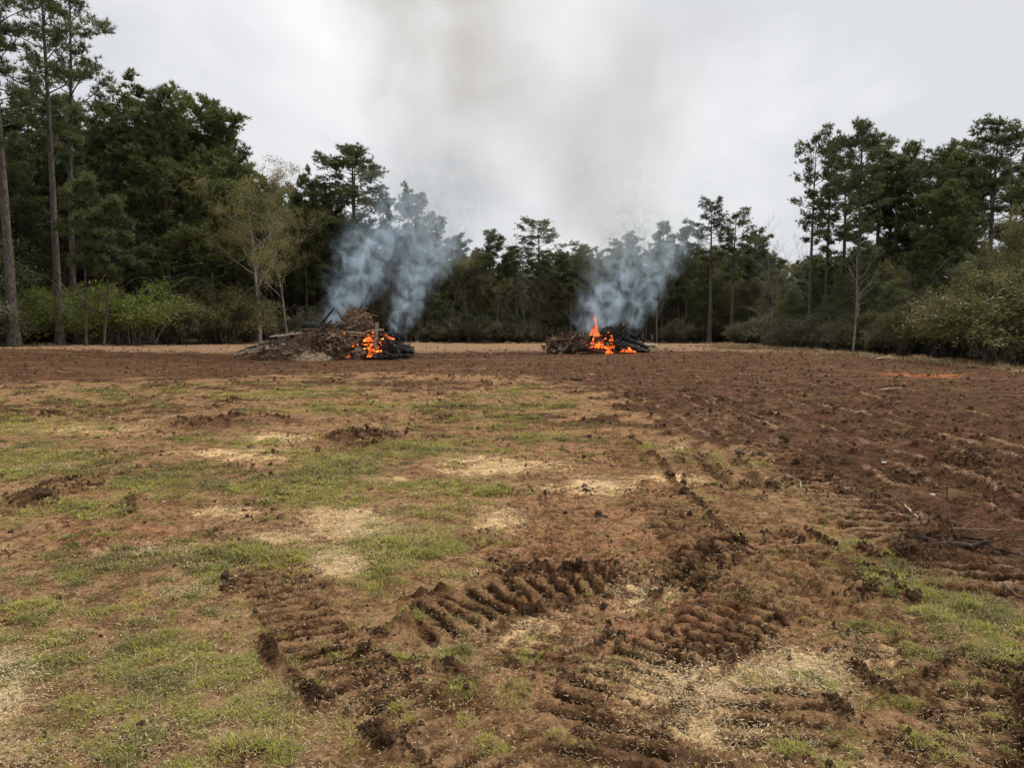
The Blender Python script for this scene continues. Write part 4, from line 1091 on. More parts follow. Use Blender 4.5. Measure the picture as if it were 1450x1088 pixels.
# ------------------------------------------------------------------ burn piles
def wobble_log(name, label, cat, p0, p1, r0, r1, mat, group=None, bend=.05, sides=12, seg=10, lump=.10, stubs=0, parent=None, seed=0, cut=None):
    """a log or branch between two points: uneven, slightly bent, with broken stubs; its cut end can be a part"""
    rnd = random.Random(seed + int(abs(p0[0]) * 971 + abs(p1[2]) * 337))
    p0, p1 = Vector(p0), Vector(p1); mid = (p0 + p1) / 2; L = (p1 - p0).length
    d = (p1 - p0).normalized(); b = Vector((rnd.uniform(-1, 1), rnd.uniform(-1, 1), rnd.uniform(-.3, 1))) * bend * L
    pts, rad = [], []
    for i in range(seg + 1):
        t = i / seg
        pts.append(p0.lerp(p1, t) - mid + b * math.sin(math.pi * t) + Vector((rnd.gauss(0, .012), rnd.gauss(0, .012), rnd.gauss(0, .012))) * L * .6)
        rad.append((r0 + (r1 - r0) * t) * (1 + rnd.uniform(-lump, lump)))
    mb = MB(); mb.tube(pts, rad, sides, cap=True, lump=lump * .5, rnd=rnd)
    for i in range(stubs):
        t = rnd.uniform(.15, .9); c = pts[int(t * seg)]; a = rnd.uniform(0, 6.28)
        dd = (Vector((math.cos(a), math.sin(a), rnd.uniform(-.2, .9))) + d * rnd.uniform(-.2, .7)).normalized()
        l = rnd.uniform(1.5, 7) * r0 + .06
        mb.tube([c, c + dd * l * .55 + Vector((0, 0, .02)), c + dd * l], [r1 * .45, r1 * .32, r1 * .14], 5, cap=True)
    o = link(name, mb.mesh(name, M[mat], True), parent, mid)
    if cat: tag(o, label, cat, group)
    if cut is not None:                                  # pale sawn face
        m2 = MB(); e = p0 - mid if cut == 0 else p1 - mid; sgn = -1 if cut == 0 else 1; rr = (r0 if cut == 0 else r1) * .93
        m2.tube([e + d * sgn * .002, e + d * sgn * .014], [rr, rr * .97], 12, cap=True)
        link('cut_end', m2.mesh('cut_end', M['paleWood']), o)
    return o

def mound(name, label, c, rx, ry, h, mat='mound', seed=0, cat='soil heap', rough=.22, peak=(0, 0)):
    n = 44; mb_v, mb_f = [], []
    rng = []
    for i in range(n + 1):
        r = i / n
        for k in range(64):
            a = 2 * math.pi * k / 64
            edge = 1 + .16 * mnoise.noise(Vector((math.cos(a) * 1.6, math.sin(a) * 1.6, seed * 3.3)))
            x, y = math.cos(a) * r * rx * edge + peak[0] * (1 - r), math.sin(a) * r * ry * edge + peak[1] * (1 - r)
            z = h * max(0, (1 - r ** 1.25)) ** 1.1
            q = Vector((x * 1.3, y * 1.3, seed)); am = (1 - r) ** .5
            z += am * h * rough * (mnoise.noise(q) + .8 * abs(mnoise.noise(q * 2.7)) + .55 * abs(mnoise.noise(q * 6.3)) + .3 * abs(mnoise.noise(q * 14)))
            mb_v.append((x, y, z - .06))
    for i in range(n):
        for k in range(64):
            a = i * 64 + k; b = i * 64 + (k + 1) % 64
            mb_f.append((a, b, b + 64, a + 64))
    me = bpy.data.meshes.new(name); me.from_pydata(mb_v, [], mb_f); me.materials.append(M[mat])
    me.polygons.foreach_set('use_smooth', [True] * len(me.polygons))
    return tag(link(name, me, None, c), label, cat)

def rock_blob(mb_or_none, r, seed, sx=1, sy=1, sz=1, sub=4, amp=.35):
    import bmesh
    bm = bmesh.new(); bmesh.ops.create_icosphere(bm, subdivisions=sub, radius=1)
    off = Vector((seed * 2.3, seed, seed * .7))
    for v in bm.verts:
        q = v.co * 1.4 + off
        n = mnoise.noise(q) * amp + abs(mnoise.noise(q * 2.6)) * amp * .7 + abs(mnoise.noise(q * 6)) * amp * .45 + abs(mnoise.noise(q * 13)) * amp * .22
        v.co = v.co * (1 + n) * r
        v.co.x *= sx; v.co.y *= sy; v.co.z *= sz
    me = bpy.data.meshes.new('blob'); bm.to_mesh(me); bm.free()
    return me

def root_ball(label, c, r, seed, flat=(1, .55, 1), nroots=14, group='upturned root balls', mat='root'):
    e = bpy.data.objects.new('root_ball', None); COL.objects.link(e); e.location = c
    tag(e, label, 'root ball', group)
    me = rock_blob(None, r * .72, seed, *flat); me.materials.append(M[mat]); link('root_mass', me, e)
    rnd = random.Random(seed)
    for i in range(nroots):
        a = 2 * math.pi * i / nroots + rnd.uniform(-.3, .3); el = rnd.uniform(-.5, .6)
        d = Vector((math.cos(a), el * .9 - .25, math.sin(a))); pts = []; q = d * r * .4; dd = d.normalized()
        L = r * rnd.uniform(.55, 1.05)
        for j in range(6):
            pts.append(q.copy()); dd = (dd + Vector((rnd.uniform(-.45, .45), rnd.uniform(-.45, .45), rnd.uniform(-.4, .4)))).normalized(); q = q + dd * L / 5
        mb = MB(); mb.tube(pts, [r * .085 * (1 - .8 * j / 5) for j in range(6)], 6, cap=True, lump=.2, rnd=rnd)
        if i % 2: mb.tube([pts[3], pts[3] + Vector((rnd.uniform(-1, 1), rnd.uniform(-1, 1), rnd.uniform(-1, 1))) * r * .3], [r * .03, .006], 4)
        link('root', mb.mesh('root', M[mat], True), e)
    return e

def tangle(name, label, c, ext, n, L, rad, mat, seed, cat='branches'):
    """a heap of thin branches nobody could count"""
    rnd = random.Random(seed); mb = MB()
    for i in range(n):
        while True:
            x, y = rnd.uniform(-1, 1), rnd.uniform(-1, 1)
            if x * x + y * y < 1: break
        hz = (1 - (x * x + y * y)) ** .6
        p = Vector((x * ext[0], y * ext[1], rnd.uniform(0, 1) ** .7 * hz * ext[2] + .03))
        a = rnd.uniform(0, 6.28); el = rnd.gauss(.05, .38); l = L * rnd.uniform(.35, 1.2)
        d = Vector((math.cos(a) * math.cos(el), math.sin(a) * math.cos(el), math.sin(el)))
        pts = [p - d * l * .5]; dd = d.copy()
        for j in range(5):
            dd = (dd + Vector((rnd.uniform(-.25, .25), rnd.uniform(-.25, .25), rnd.uniform(-.2, .2)))).normalized(); pts.append(pts[-1] + dd * l / 5)
        pts = [Vector((q.x, q.y, max(q.z, .02))) for q in pts]
        r = rad * rnd.lognormvariate(0, .75)
        mb.tube(pts, [r * (1 - .13 * j) for j in range(6)], 5, rnd=rnd, lump=.1)
        if rnd.random() < .5:
            k = rnd.randint(1, 4); e = pts[k] + Vector((rnd.uniform(-1, 1), rnd.uniform(-1, 1), rnd.uniform(-.3, .8))) * l * .3
            mb.tube([pts[k], e], [r * .5, .006], 3)
    return tag(link(name, mb.mesh(name, M[mat], True), None, c), label, cat, kind='stuff')

def flame(label, base, h, w, seed, tongues=4, group=None, flat=.6):
    e = bpy.data.objects.new('flame', None); COL.objects.link(e); e.location = base
    tag(e, label, 'flame', group)
    rnd = random.Random(seed)
    for k in range(tongues):
        hk = h * (1 if k == 0 else rnd.uniform(.35, .8)); wk = w * (.42 if k else .8) * rnd.uniform(.7, 1.1)
        ox = 0 if k == 0 else rnd.uniform(-.75, .75) * w; oy = rnd.uniform(-.3, .3) * w
        n, sd = 16, 10; mb = MB(); ph = rnd.uniform(0, 6)
        for i in range(n + 1):
            t = i / n
            r = wk * .5 * (math.sin(min(1, t * 1.15 + .18) * math.pi) ** .8 if t < .7 else 1) * (1 - t) ** .62 * (1.15 if t < .3 else 1) + .004
            cx = ox * (1 - .5 * t) + math.sin(t * 6 + ph) * .10 * wk * (t * 1.6) + rnd.gauss(0, .03) * wk; cy = oy + math.cos(t * 5 + ph) * .06 * wk * t
            for q in range(sd):
                a = 2 * math.pi * q / sd; rr = r * (1 + .28 * mnoise.noise(Vector((math.cos(a) * 2, math.sin(a) * 2, t * 5 + seed + k))))
                mb.v.append((cx + math.cos(a) * rr, cy + math.sin(a) * rr * flat, t * hk))
        for i in range(n):
            for q in range(sd):
                a = i * sd + q; b = i * sd + (q + 1) % sd
                mb.f.append((a, b, b + sd, a + sd)); mb.tone.append(0)
        mb.n = len(mb.v)
        link('tongue', mb.mesh('tongue', M['flame'], True), e)
    return e
def embers(label, c, ext, n, seed):
    rnd = random.Random(seed); mb = MB()
    for i in range(n):
        p = Vector((rnd.gauss(0, .4) * ext[0], rnd.gauss(0, .4) * ext[1], abs(rnd.gauss(0, .5)) * ext[2])); r = rnd.uniform(.015, .045)
        d = Vector((rnd.gauss(0, 1), rnd.gauss(0, 1), rnd.gauss(0, .6))).normalized()
        mb.tube([p - d * r * 1.6, p, p + d * r * 1.6], [r * .6, r, r * .5], 6, cap=True, lump=.25, rnd=rnd)
    return tag(link('embers', mb.mesh('embers', M['ember']), None, c), label, 'embers', kind='stuff')

YA, YB = 38.6, 47.5
zA = float(macro(-9.7, YA))
def A(u, v, dy=0.0): return at(u, v, YA + dy)
def B(u, v, dy=0.0): return at(u, v, YB + dy)
GA, GB = 'logs of the larger fire', 'logs of the smaller fire'
def pile_a():
    mound('soil_mound', 'long low mound of dark brown soil under the left half of the larger fire', (A(440, 500).x, YA + .1, 0), 3.5, 1.8, 1.5, 'mound', 3, rough=.5, peak=(1.1, 0))
    mound('soil_mound', 'steep heap of dark soil and charcoal under the right half of the larger fire', (A(525, 500).x, YA + .2, 0), 2.0, 1.5, 1.5, 'mound', 8, rough=.45, peak=(-.4, 0))
    mound('straw_heap', 'small heap of pale straw and wood chips at the front of the larger fire', (A(458, 510).x, YA - 1.8, 0), 1.3, .8, .42, 'strawheap', 5, 'straw heap', .7)
    tangle('straw_stalks', 'pale stalks sticking out of the small straw heap', (A(458, 510).x, YA - 1.9, .0), (1.2, .8, .42), 150, .35, .010, 'paleWood', 35, 'straw')
    wobble_log('log', 'long charred log reaching out lowest at the left end of the larger fire', 'log', A(338, 501, -.3), A(408, 480, 0), .13, .16, 'char', GA, seed=1, stubs=2)
    wobble_log('log', 'long pale barkless log lying in front of the charred one at the left end', 'log', A(331, 505, -.9), A(388, 490, -.6), .09, .13, 'wood', GA, seed=2, cut=0)
    wobble_log('branch', 'pale straight stick jutting out left over the soil mound', 'branch', A(381, 477, -.4), A(428, 472, -.2), .045, .06, 'paleWood', GA, seed=3)
    wobble_log('log', 'thick black log across the upper left of the larger fire', 'log', A(428, 461, 0), A(492, 470, .2), .20, .24, 'char', GA, seed=4, stubs=2)
    wobble_log('log', 'second black log under the upper left one', 'log', A(440, 470, -.3), A(486, 481, -.2), .12, .16, 'char', GA, seed=5)
    wobble_log('log', 'thick black log sticking out right at the top of the larger fire', 'log', A(528, 474, .1), A(573, 477, 0), .17, .20, 'char', GA, seed=6)
    wobble_log('post', 'pale upright broken post standing in the flames of the larger fire', 'post', A(530, 503, -1.5), A(534, 457, -1.3), .10, .08, 'wood', GA, seed=7, bend=.01, stubs=1)
    wobble_log('branch', 'reddish branch crossing the upright post near its top', 'branch', A(517, 471, -1.35), A(543, 468, -1.25), .06, .05, 'wood', GA, seed=8, bend=.08)
    root_ball('big brown upturned root ball at the peak of the larger fire', A(506, 459, -.2), 1.02, 4, (1.0, .6, .95), 18)
    root_ball('smaller dark root ball leaning left of the peak of the larger fire', A(480, 474, -.4), .55, 9, (1.1, .6, .8), 12)
    root_ball('pale grey stump with splayed roots in front of the peak of the larger fire', A(497, 482, -.9), .48, 12, (1.0, .6, 1.0), 12, mat='wood')
    root_ball('pale knotted stump at the bottom front of the larger fire', A(508, 502, -1.6), .42, 15, (.8, .6, 1.1), 9, mat='wood')
    for i, (a, b, r, m, lab) in enumerate([
        ((545, 478), (566, 505), .10, 'char', 'black bent branch falling right from the top log of the larger fire'),
        ((536, 484), (560, 508), .09, 'ash', 'ash grey branch slanting down behind the upright post'),
        ((550, 484), (578, 497), .08, 'char', 'black branch at the right foot of the larger fire'),
        ((470, 490), (489, 511), .09, 'wood', 'brown branch leaning over the straw heap'),
        ((420, 508), (440, 492), .07, 'wood', 'brown stick propped on the front of the soil mound'),
        ((512, 509), (556, 508), .07, 'ash', 'grey log lying flat along the front of the larger fire'),
        ((390, 497), (420, 486), .07, 'wood', 'brown branch half buried in the soil mound'),
        ((488, 500), (520, 489), .08, 'char', 'charred branch across the middle of the larger fire'),
        ((455, 474), (470, 455), .05, 'char', 'thin charred branch pointing up left of the peak'),
        ((524, 466), (514, 445), .05, 'root', 'muddy root pointing up right of the peak')]):
        wobble_log('branch', lab, 'branch', A(*a, -1.2 + .05 * i), A(*b, -1.4 + .06 * i), r, r * .75, m, GA, seed=20 + i, bend=.12, stubs=1)
    me = rock_blob(None, .62, 31, 1.5, .8, .62); me.materials.append(M['char'])
    tag(link('charred_heap', me, None, A(556, 496, -.3)), 'black heap of charred wood at the right of the larger fire', 'charred wood')
    tangle('branch_tangle', 'tangle of thin brown branches all over the larger fire', (A(480, 500).x, YA - .3, .1), (2.5, 1.75, 1.75), 520, 1.0, .024, 'root', 5)
    tangle('charred_twigs', 'mess of charred and ash grey twigs on the right of the larger fire', (A(545, 500).x, YA - .4, .05), (1.4, 1.5, 1.4), 200, .9, .026, 'char', 6)
    tangle('pale_twigs', 'pale loose twigs trailing off right of the larger fire', (A(578, 505).x, YA - .4, .0), (1.0, 1.0, .45), 40, .8, .012, 'root', 7)
    tangle('pale_branches', 'pale brown broken branches heaped round the peak of the larger fire', (A(495, 500).x, YA - .6, .1), (1.6, 1.3, 2.0), 130, 1.0, .028, 'wood', 19)
    tangle('muddy_roots', 'muddy roots and sods strewn over the long soil mound', (A(412, 500).x, YA - .5, .0), (2.0, 1.5, 1.1), 220, .7, .026, 'root', 25, 'roots')
    tangle('broken_sticks', 'broken pale sticks on the slope of the soil mound', (A(420, 500).x, YA - .7, .1), (2.4, 1.7, 1.35), 120, .7, .022, 'wood', 8)
    gA = 'flames of the larger fire'
    flame('broad orange flame left of the upright post', A(521, 484, -1.3), .42, .52, 1, 5, gA)
    flame('flat orange flame right of the upright post under the top log', A(547, 481, -.9), .26, .55, 2, 4, gA)
    flame('red flame at the middle left of the upright post', A(524, 497, -1.6), .30, .30, 3, 4, gA)
    flame('small flame at the foot of the upright post', A(524, 506, -1.75), .32, .28, 4, 3, gA)
    flame('small flame low beside the knotted stump', A(494, 507, -1.7), .18, .26, 5, 3, gA)
    flame('tiny flame in the middle of the larger fire', A(500, 492, -1.25), .24, .14, 6, 2, gA)
    flame('tiny flame under the black log at the upper left', A(466, 476, -.75), .22, .16, 7, 2, gA)
    embers('glowing embers round the foot of the post in the larger fire', A(528, 500, -1.3), (.7, .5, .9), 90, 4)
    embers('few glowing embers under the peak of the larger fire', A(480, 478, -.65), (.5, .3, .4), 12, 5)
def pile_b():
    mound('soil_mound', 'low bed of dark soil and ash under the smaller fire', (B(850, 500).x, YB + .3, 0), 2.9, 1.5, 1.15, 'mound', 13, rough=.35, peak=(-.2, 0))
    wobble_log('post', 'reddish dark upright stub at the left end of the smaller fire', 'post', B(777, 500, -.5), B(776, 481, -.4), .11, .12, 'root', GB, seed=41, bend=.02)
    wobble_log('log', 'brown log lying level on top of the left end of the smaller fire', 'log', B(782, 481, -.3), B(812, 483, -.2), .12, .13, 'wood', GB, seed=42)
    wobble_log('log', 'black log under the brown one at the left end of the smaller fire', 'log', B(778, 490, -.1), B(815, 492, 0), .2, .2, 'char', GB, seed=43)
    wobble_log('branch', 'pale stick leaning against the left end of the smaller fire', 'branch', B(792, 502, -1.3), B(808, 487, -.8), .06, .05, 'paleWood', GB, seed=44, bend=.03)
    wobble_log('branch', 'thin grey stick at the outer left of the smaller fire', 'branch', B(768, 499, -.9), B(778, 490, -.6), .04, .04, 'wood', GB, seed=45)
    root_ball('straw coloured root ball left of the tall flame', B(822, 488, -.5), .85, 21, (1.1, .7, .75), 16, mat='root')
    root_ball('dark muddy root ball at the left end of the smaller fire', B(786, 484, .2), .55, 22, (1.0, .7, .8), 10)
    me = rock_blob(None, .40, 33, 1, .7, 1, amp=.18); me.materials.append(M['char'])
    tag(link('stump', me, None, B(860, 472, -.4)), 'round black burnt stump right of the tall flame', 'stump')
    for i, (a, b, r0, r1, m, lab) in enumerate([
        ((872, 484), (926, 503), .17, .10, 'char', 'topmost long black log sloping down to the right of the smaller fire'),
        ((868, 492), (912, 504), .15, .12, 'char', 'middle black log sloping down to the right of the smaller fire'),
        ((900, 498), (934, 503), .11, .07, 'char', 'lowest black log at the right tip of the smaller fire'),
        ((884, 479), (918, 493), .10, .09, 'ash', 'ash grey log above the black sloping logs'),
        ((896, 487), (930, 490), .10, .12, 'paleWood', 'orange brown barkless log pointing right out of the smaller fire'),
        ((870, 487), (882, 503), .07, .06, 'wood', 'pale short branch standing in front of the glow of the smaller fire'),
        ((858, 466), (896, 482), .07, .05, 'ash', 'white ash covered branch at the top right of the smaller fire'),
        ((864, 462), (886, 480), .05, .04, 'ash', 'thin white branch beside the burnt stump'),
        ((876, 468), (902, 478), .05, .04, 'ash', 'crooked white branch right of the burnt stump'),
        ((840, 500), (878, 502), .06, .05, 'ash', 'grey stick lying under the glow of the smaller fire'),
        ((882, 462), (884, 447), .05, .03, 'wood', 'pale broken stem standing up in the smoke of the smaller fire'),
        ((815, 476), (850, 486), .11, .09, 'char', 'charred log crossing under the tall flame'),
        ((838, 478), (866, 490), .10, .08, 'char', 'charred log over the glow of the smaller fire'),
        ((918, 492), (936, 487), .05, .03, 'wood', 'forked brown branch end at the right tip')]):
        wobble_log('log' if r0 > .09 else 'branch', lab, 'log' if r0 > .09 else 'branch', B(*a, -.9 + .05 * i), B(*b, -1.1 + .06 * i), r0, r1, m, GB, seed=60 + i, bend=.06, stubs=1)
    tangle('branch_tangle', 'tangle of brown branches over the left half of the smaller fire', (B(812, 500).x, YB - .1, .05), (2.0, 1.5, 1.4), 330, .9, .024, 'root', 15)
    tangle('pale_branches', 'pale brown broken branches heaped on the left of the smaller fire', (B(820, 500).x, YB - .4, .05), (1.6, 1.2, 1.4), 80, .9, .026, 'wood', 29)
    tangle('ashy_branches', 'white ashy branches over the right half of the smaller fire', (B(880, 488).x, YB - .1, .45), (1.0, .9, 1.35), 170, .8, .024, 'ash', 16)
    tangle('charred_twigs', 'black charred twigs round the smaller fire', (B(865, 500).x, YB - .2, .05), (2.4, 1.5, 1.2), 260, .9, .026, 'char', 17)
    tangle('pale_twigs', 'loose twigs at the right tip of the smaller fire', (B(935, 500).x, YB, .0), (1.2, .8, .4), 40, .8, .012, 'root', 18)
    gB = 'flames of the smaller fire'
    flame('tall narrow orange flame shooting up from the smaller fire', B(843, 477, -.7), 1.35, .48, 11, 4, gB, .7)
    flame('red orange flame in the glowing heart of the smaller fire', B(848, 493, -1.15), .55, .8, 12, 6, gB)
    flame('low orange flame right in front of the glowing heart', B(861, 501, -1.4), .50, .5, 13, 5, gB)
    flame('small flame just right of the burnt stump', B(866, 483, -.85), .42, .26, 14, 3, gB)
    flame('low red flame under the black sloping logs', B(889, 499, -1.3), .34, .7, 15, 5, gB)
    flame('small flame at the left of the glowing heart', B(839, 488, -1.2), .32, .34, 16, 3, gB)
    embers('glowing embers in the heart of the smaller fire', B(856, 494, -.95), (1.1, .4, .6), 120, 24)
def mat_straw_heap():
    t = NT('straw_and_chips'); p = t.obj()
    n = t.noise(p, 6, 6, .7); v = t.voro(t.scalev(p, (30, 9, 20)), 1.0)
    c = t.mix(t.rng(n, .35, .65), (.17, .115, .065), (.46, .36, .22)); c = t.mix(t.rng(v, 0, .35), (.50, .40, .26), c)
    return t.done(t.bsdf(c, .9, t.math('ADD', n, v), .05, 1, .2))
M['strawheap'] = mat_straw_heap()
pile_a(); pile_b()

# ------------------------------------------------------------------ smoke: rising, drifting plumes, thicker near the fire
def smoke(label, path, dens, scale=1.0, seed=0, col=(.62, .76, 1.0), absorb=.15, step=1.0, contrast=(.42, .62), warp=.8, stretch=.8, soft=1.6):
    """path: list of (u, v, Y, radius m, density factor) from the fire upwards"""
    P = [(at(u, v, Y), r, d) for (u, v, Y, r, d) in path]
    base = P[0][0].copy(); z0 = P[0][0].z; H = P[-1][0].z - z0
    S = 60.0
    # closed body round the plume
    n, sd = 28, 16; mb = MB()
    zs = [p[0].z - z0 for p in P]; xs = [p[0].x - base.x for p in P]; ys = [p[0].y - base.y for p in P]; rs = [p[1] for p in P]; ds = [p[2] for p in P]
    for i in range(n + 1):
        z = H * i / n; cx, cy, r = np.interp(z, zs, xs), np.interp(z, zs, ys), np.interp(z, zs, rs) * 1.3
        for q in range(sd):
            a = 2 * math.pi * q / sd; mb.v.append((cx + math.cos(a) * r, cy + math.sin(a) * r, z))
    for i in range(n):
        for q in range(sd):
            a = i * sd + q; b = i * sd + (q + 1) % sd; mb.f.append((a, b, b + sd, a + sd)); mb.tone.append(0)
    mb.f.append(tuple(range(sd))[::-1]); mb.f.append(tuple(n * sd + q for q in range(sd))); mb.tone += [0, 0]
    t = NT('smoke_haze'); p = t.obj()
    sep = t.node('ShaderNodeSeparateXYZ'); t.l.new(p, sep.inputs[0])
    zt = t.math('DIVIDE', sep.outputs[2], H)
    rp = t.node('ShaderNodeValToRGB'); rp.color_ramp.interpolation = 'LINEAR'; el = rp.color_ramp.elements
    dr = t.node('ShaderNodeValToRGB'); de = dr.color_ramp.elements
    for k, (z, x, y, r, d) in enumerate(zip(zs, xs, ys, rs, ds)):
        pos = min(1, max(0, z / H))
        for (E, c) in ((el, (x / S + .5, y / S + .5, r / S, 1)), (de, (d, d, d, 1))):
            e = E[0] if k == 0 else (E[len(E) - 1] if k == len(zs) - 1 else E.new(pos))
            e.position = pos
            e.color = c
    # keep stops in order after moving the last one
    t.l.new(zt, rp.inputs[0]); t.l.new(zt, dr.inputs[0])
    sc = t.node('ShaderNodeSeparateColor'); t.l.new(rp.outputs[0], sc.inputs[0])
    cx = t.math('MULTIPLY', t.math('SUBTRACT', sc.outputs[0], .5), S); cy = t.math('MULTIPLY', t.math('SUBTRACT', sc.outputs[1], .5), S); rr = t.math('MULTIPLY', sc.outputs[2], S)
    # bend the noise sideways so that wisps curl
    wv = t.node('ShaderNodeTexNoise'); wv.inputs['Scale'].default_value = .38 * scale; wv.inputs['Detail'].default_value = 2; t.l.new(t.scalev(p, (1, 1, stretch)), wv.inputs['Vector'])
    sub = t.node('ShaderNodeVectorMath', operation='SUBTRACT'); t.l.new(wv.outputs['Color'], sub.inputs[0]); sub.inputs[1].default_value = (.5, .5, .5)
    ws = t.node('ShaderNodeVectorMath', operation='SCALE'); t.l.new(sub.outputs[0], ws.inputs[0]); ws.inputs['Scale'].default_value = warp / scale * 4.2
    add = t.node('ShaderNodeVectorMath', operation='ADD'); t.l.new(p, add.inputs[0]); t.l.new(ws.outputs[0], add.inputs[1])
    s2 = t.node('ShaderNodeSeparateXYZ'); t.l.new(add.outputs[0], s2.inputs[0])
    dx = t.math('SUBTRACT', s2.outputs[0], cx); dy = t.math('SUBTRACT', s2.outputs[1], cy)
    d = t.math('DIVIDE', t.math('SQRT', t.math('ADD', t.math('MULTIPLY', dx, dx), t.math('MULTIPLY', dy, dy))), rr)
    fall = t.math('POWER', t.rng(d, .12, .98, 1, 0), soft)
    mapn = t.node('ShaderNodeMapping'); t.l.new(add.outputs[0], mapn.inputs['Vector']); mapn.inputs['Location'].default_value = (seed * 3.7, seed * 1.3, 0); mapn.inputs['Scale'].default_value = (1, 1, stretch)
    nz = t.noise(mapn.outputs[0], .62 * scale, 4.5, .55, .35)
    f = t.math('MULTIPLY', fall, t.rng(nz, contrast[0], contrast[1], .04, 1))
    f = t.math('MULTIPLY', f, dr.outputs[0])
    dn = t.math('MULTIPLY', f, dens)
    v = t.node('ShaderNodeVolumePrincipled')
    v.inputs['Color'].default_value = (*col, 1); v.inputs['Anisotropy'].default_value = .0
    v.inputs['Absorption Color'].default_value = (0.2, 0.2, 0.2, 1)
    t.l.new(dn, v.inputs['Density'])
    m = t.done(None, v.outputs[0]); m.cycles.volume_step_rate = step; m.cycles.homogeneous_volume = False
    o = link('smoke_plume', mb.mesh('smoke', m), None, base)
    return tag(o, label, 'smoke', 'smoke of the two fires', 'stuff')
SB = (.66, .85, 1.0)
smoke('dense bluish white smoke rolling up left from the peak of the larger fire',
      [(463, 466, 38.9, .9, .7), (478, 450, 38.9, 1.5, 1), (496, 424, 39, 1.9, .8), (510, 390, 39.3, 2.3, .5), (530, 350, 39.8, 2.9, .36), (570, 310, 40.6, 3.8, .16), (610, 230, 42, 4.4, .05), (640, 150, 43, 4.6, .0)],
      4.6, 2.5, 1, SB, step=.2, contrast=(.49, .70))
smoke('second column of blue smoke rising from the right end of the larger fire and leaning right',
      [(560, 480, 38.8, .6, .7), (568, 455, 38.9, 1.1, 1), (576, 425, 39.2, 1.5, .7), (592, 392, 39.6, 2.2, .42), (610, 358, 40.2, 3.0, .32), (632, 325, 41, 3.6, .18), (655, 250, 42, 4.0, .06), (670, 180, 43, 4.0, .0)],
      3.8, 2.7, 5, SB, step=.2, contrast=(.47, .68))
smoke('blue smoke billowing from the left and top of the smaller fire',
      [(838, 480, 47.9, 1.5, .6), (846, 458, 47.9, 2.3, 1), (856, 430, 48.1, 2.5, .75), (868, 394, 48.6, 2.7, .45), (880, 355, 49.4, 3.2, .32), (895, 315, 50.5, 4.0, .16), (890, 250, 52, 4.6, .06), (880, 180, 53, 4.8, 0)],
      3.2, 2.2, 9, SB, step=.2, contrast=(.48, .70))
smoke('thin blue smoke rising on the right of the smaller fire and drifting right',
      [(892, 480, 47.8, .6, .8), (896, 455, 47.9, 1.2, 1), (908, 425, 48.2, 1.7, .6), (922, 395, 48.6, 2.3, .4), (940, 365, 49.4, 2.7, .3), (955, 330, 50.6, 3.2, .14), (970, 270, 52, 3.4, .04), (980, 220, 53, 3.4, 0)],
      2.3, 2.2, 13, SB, step=.2, contrast=(.46, .68))
SU = (.50, .465, .41)
smoke('high brownish smoke veil drifting up from the larger fire against the sky',
      [(600, 370, 42, 4.0, .0), (630, 300, 43, 5.0, .45), (650, 220, 44, 6.5, .8), (650, 120, 45, 8.0, 1), (630, 20, 46, 9, 1), (610, -90, 47, 9.5, .6), (600, -200, 48, 9.5, 0)],
      .22, .34, 21, SU, step=.7, contrast=(.28, .66), soft=1.0, warp=.5)
smoke('high faint smoke veil drifting up from the smaller fire against the sky',
      [(880, 400, 50, 4.5, .0), (865, 330, 51, 6.5, .7), (840, 250, 52, 8.0, 1), (855, 170, 53, 9, .55), (890, 70, 54, 10, .35), (900, -60, 56, 10, .0)],
      .17, .34, 27, SU, step=.7, contrast=(.28, .66), soft=1.0, warp=.5)

# ------------------------------------------------------------------ sticks, clods and bits lying on the field
def on_ground(u, v, dz=0.0):
    p = ground_at(u, v); p.z = gz(p.x, p.y) + dz; return p
def gbranch(name, label, cat, pts, r0, r1, mat, group='sticks lying on the field', lift=0.0, twigs=0, seed=0, lump=.12):
    rnd = random.Random(seed)
    k_ = .55 if pts[0][1] > 600 else 1.0; r0 *= k_; r1 *= k_
    W = [on_ground(u, v, r0 * .6 + lift + dz * k_) for (u, v, dz) in pts]
    Q = []
    for i in range(len(W) - 1):
        for k in range(4): Q.append(W[i].lerp(W[i + 1], k / 4) + Vector((rnd.gauss(0, .006), rnd.gauss(0, .006), abs(rnd.gauss(0, .004)))))
    Q.append(W[-1]); c = Q[len(Q) // 2].copy(); Q = [q - c for q in Q]; m = len(Q)
    mb = MB(); mb.tube(Q, [r0 + (r1 - r0) * i / (m - 1) for i in range(m)], 9, cap=True, lump=lump, rnd=rnd)
    for i in range(twigs):
        k = rnd.randint(1, m - 2); d = Vector((rnd.uniform(-1, 1), rnd.uniform(-1, 1), rnd.uniform(0, .5))) * rnd.uniform(.06, .22)
        mb.tube([Q[k], Q[k] + d * .6 + Vector((0, 0, .01)), Q[k] + d], [r1 * .8, r1 * .6, .0015], 4)
    return tag(link(name, mb.mesh(name, M[mat], True), None, c), label, cat, group)
gbranch('log', 'short thick muddy log lying at the edge of the dark soil on the right', 'log', [(1322, 777, .0), (1350, 780, .02), (1382, 783, .0)], .07, .055, 'muddy', seed=1, twigs=5, lump=.28)
gbranch('log', 'half buried muddy root left of the short thick log', 'log', [(1278, 776, -.02), (1300, 779, .0), (1322, 774, .0)], .055, .045, 'muddy', seed=2, twigs=2)
gbranch('branch', 'long dark branch running right from the short thick log', 'branch', [(1350, 768, .05), (1392, 771, .05), (1410, 780, .03), (1452, 789, .01)], .022, .010, 'muddy', seed=3, twigs=4)
gbranch('branch', 'pale straight stick lying slantwise above the dark log', 'branch', [(1281, 717, .02), (1292, 729, .03), (1299, 741, .01)], .014, .012, 'paleWood', seed=4)
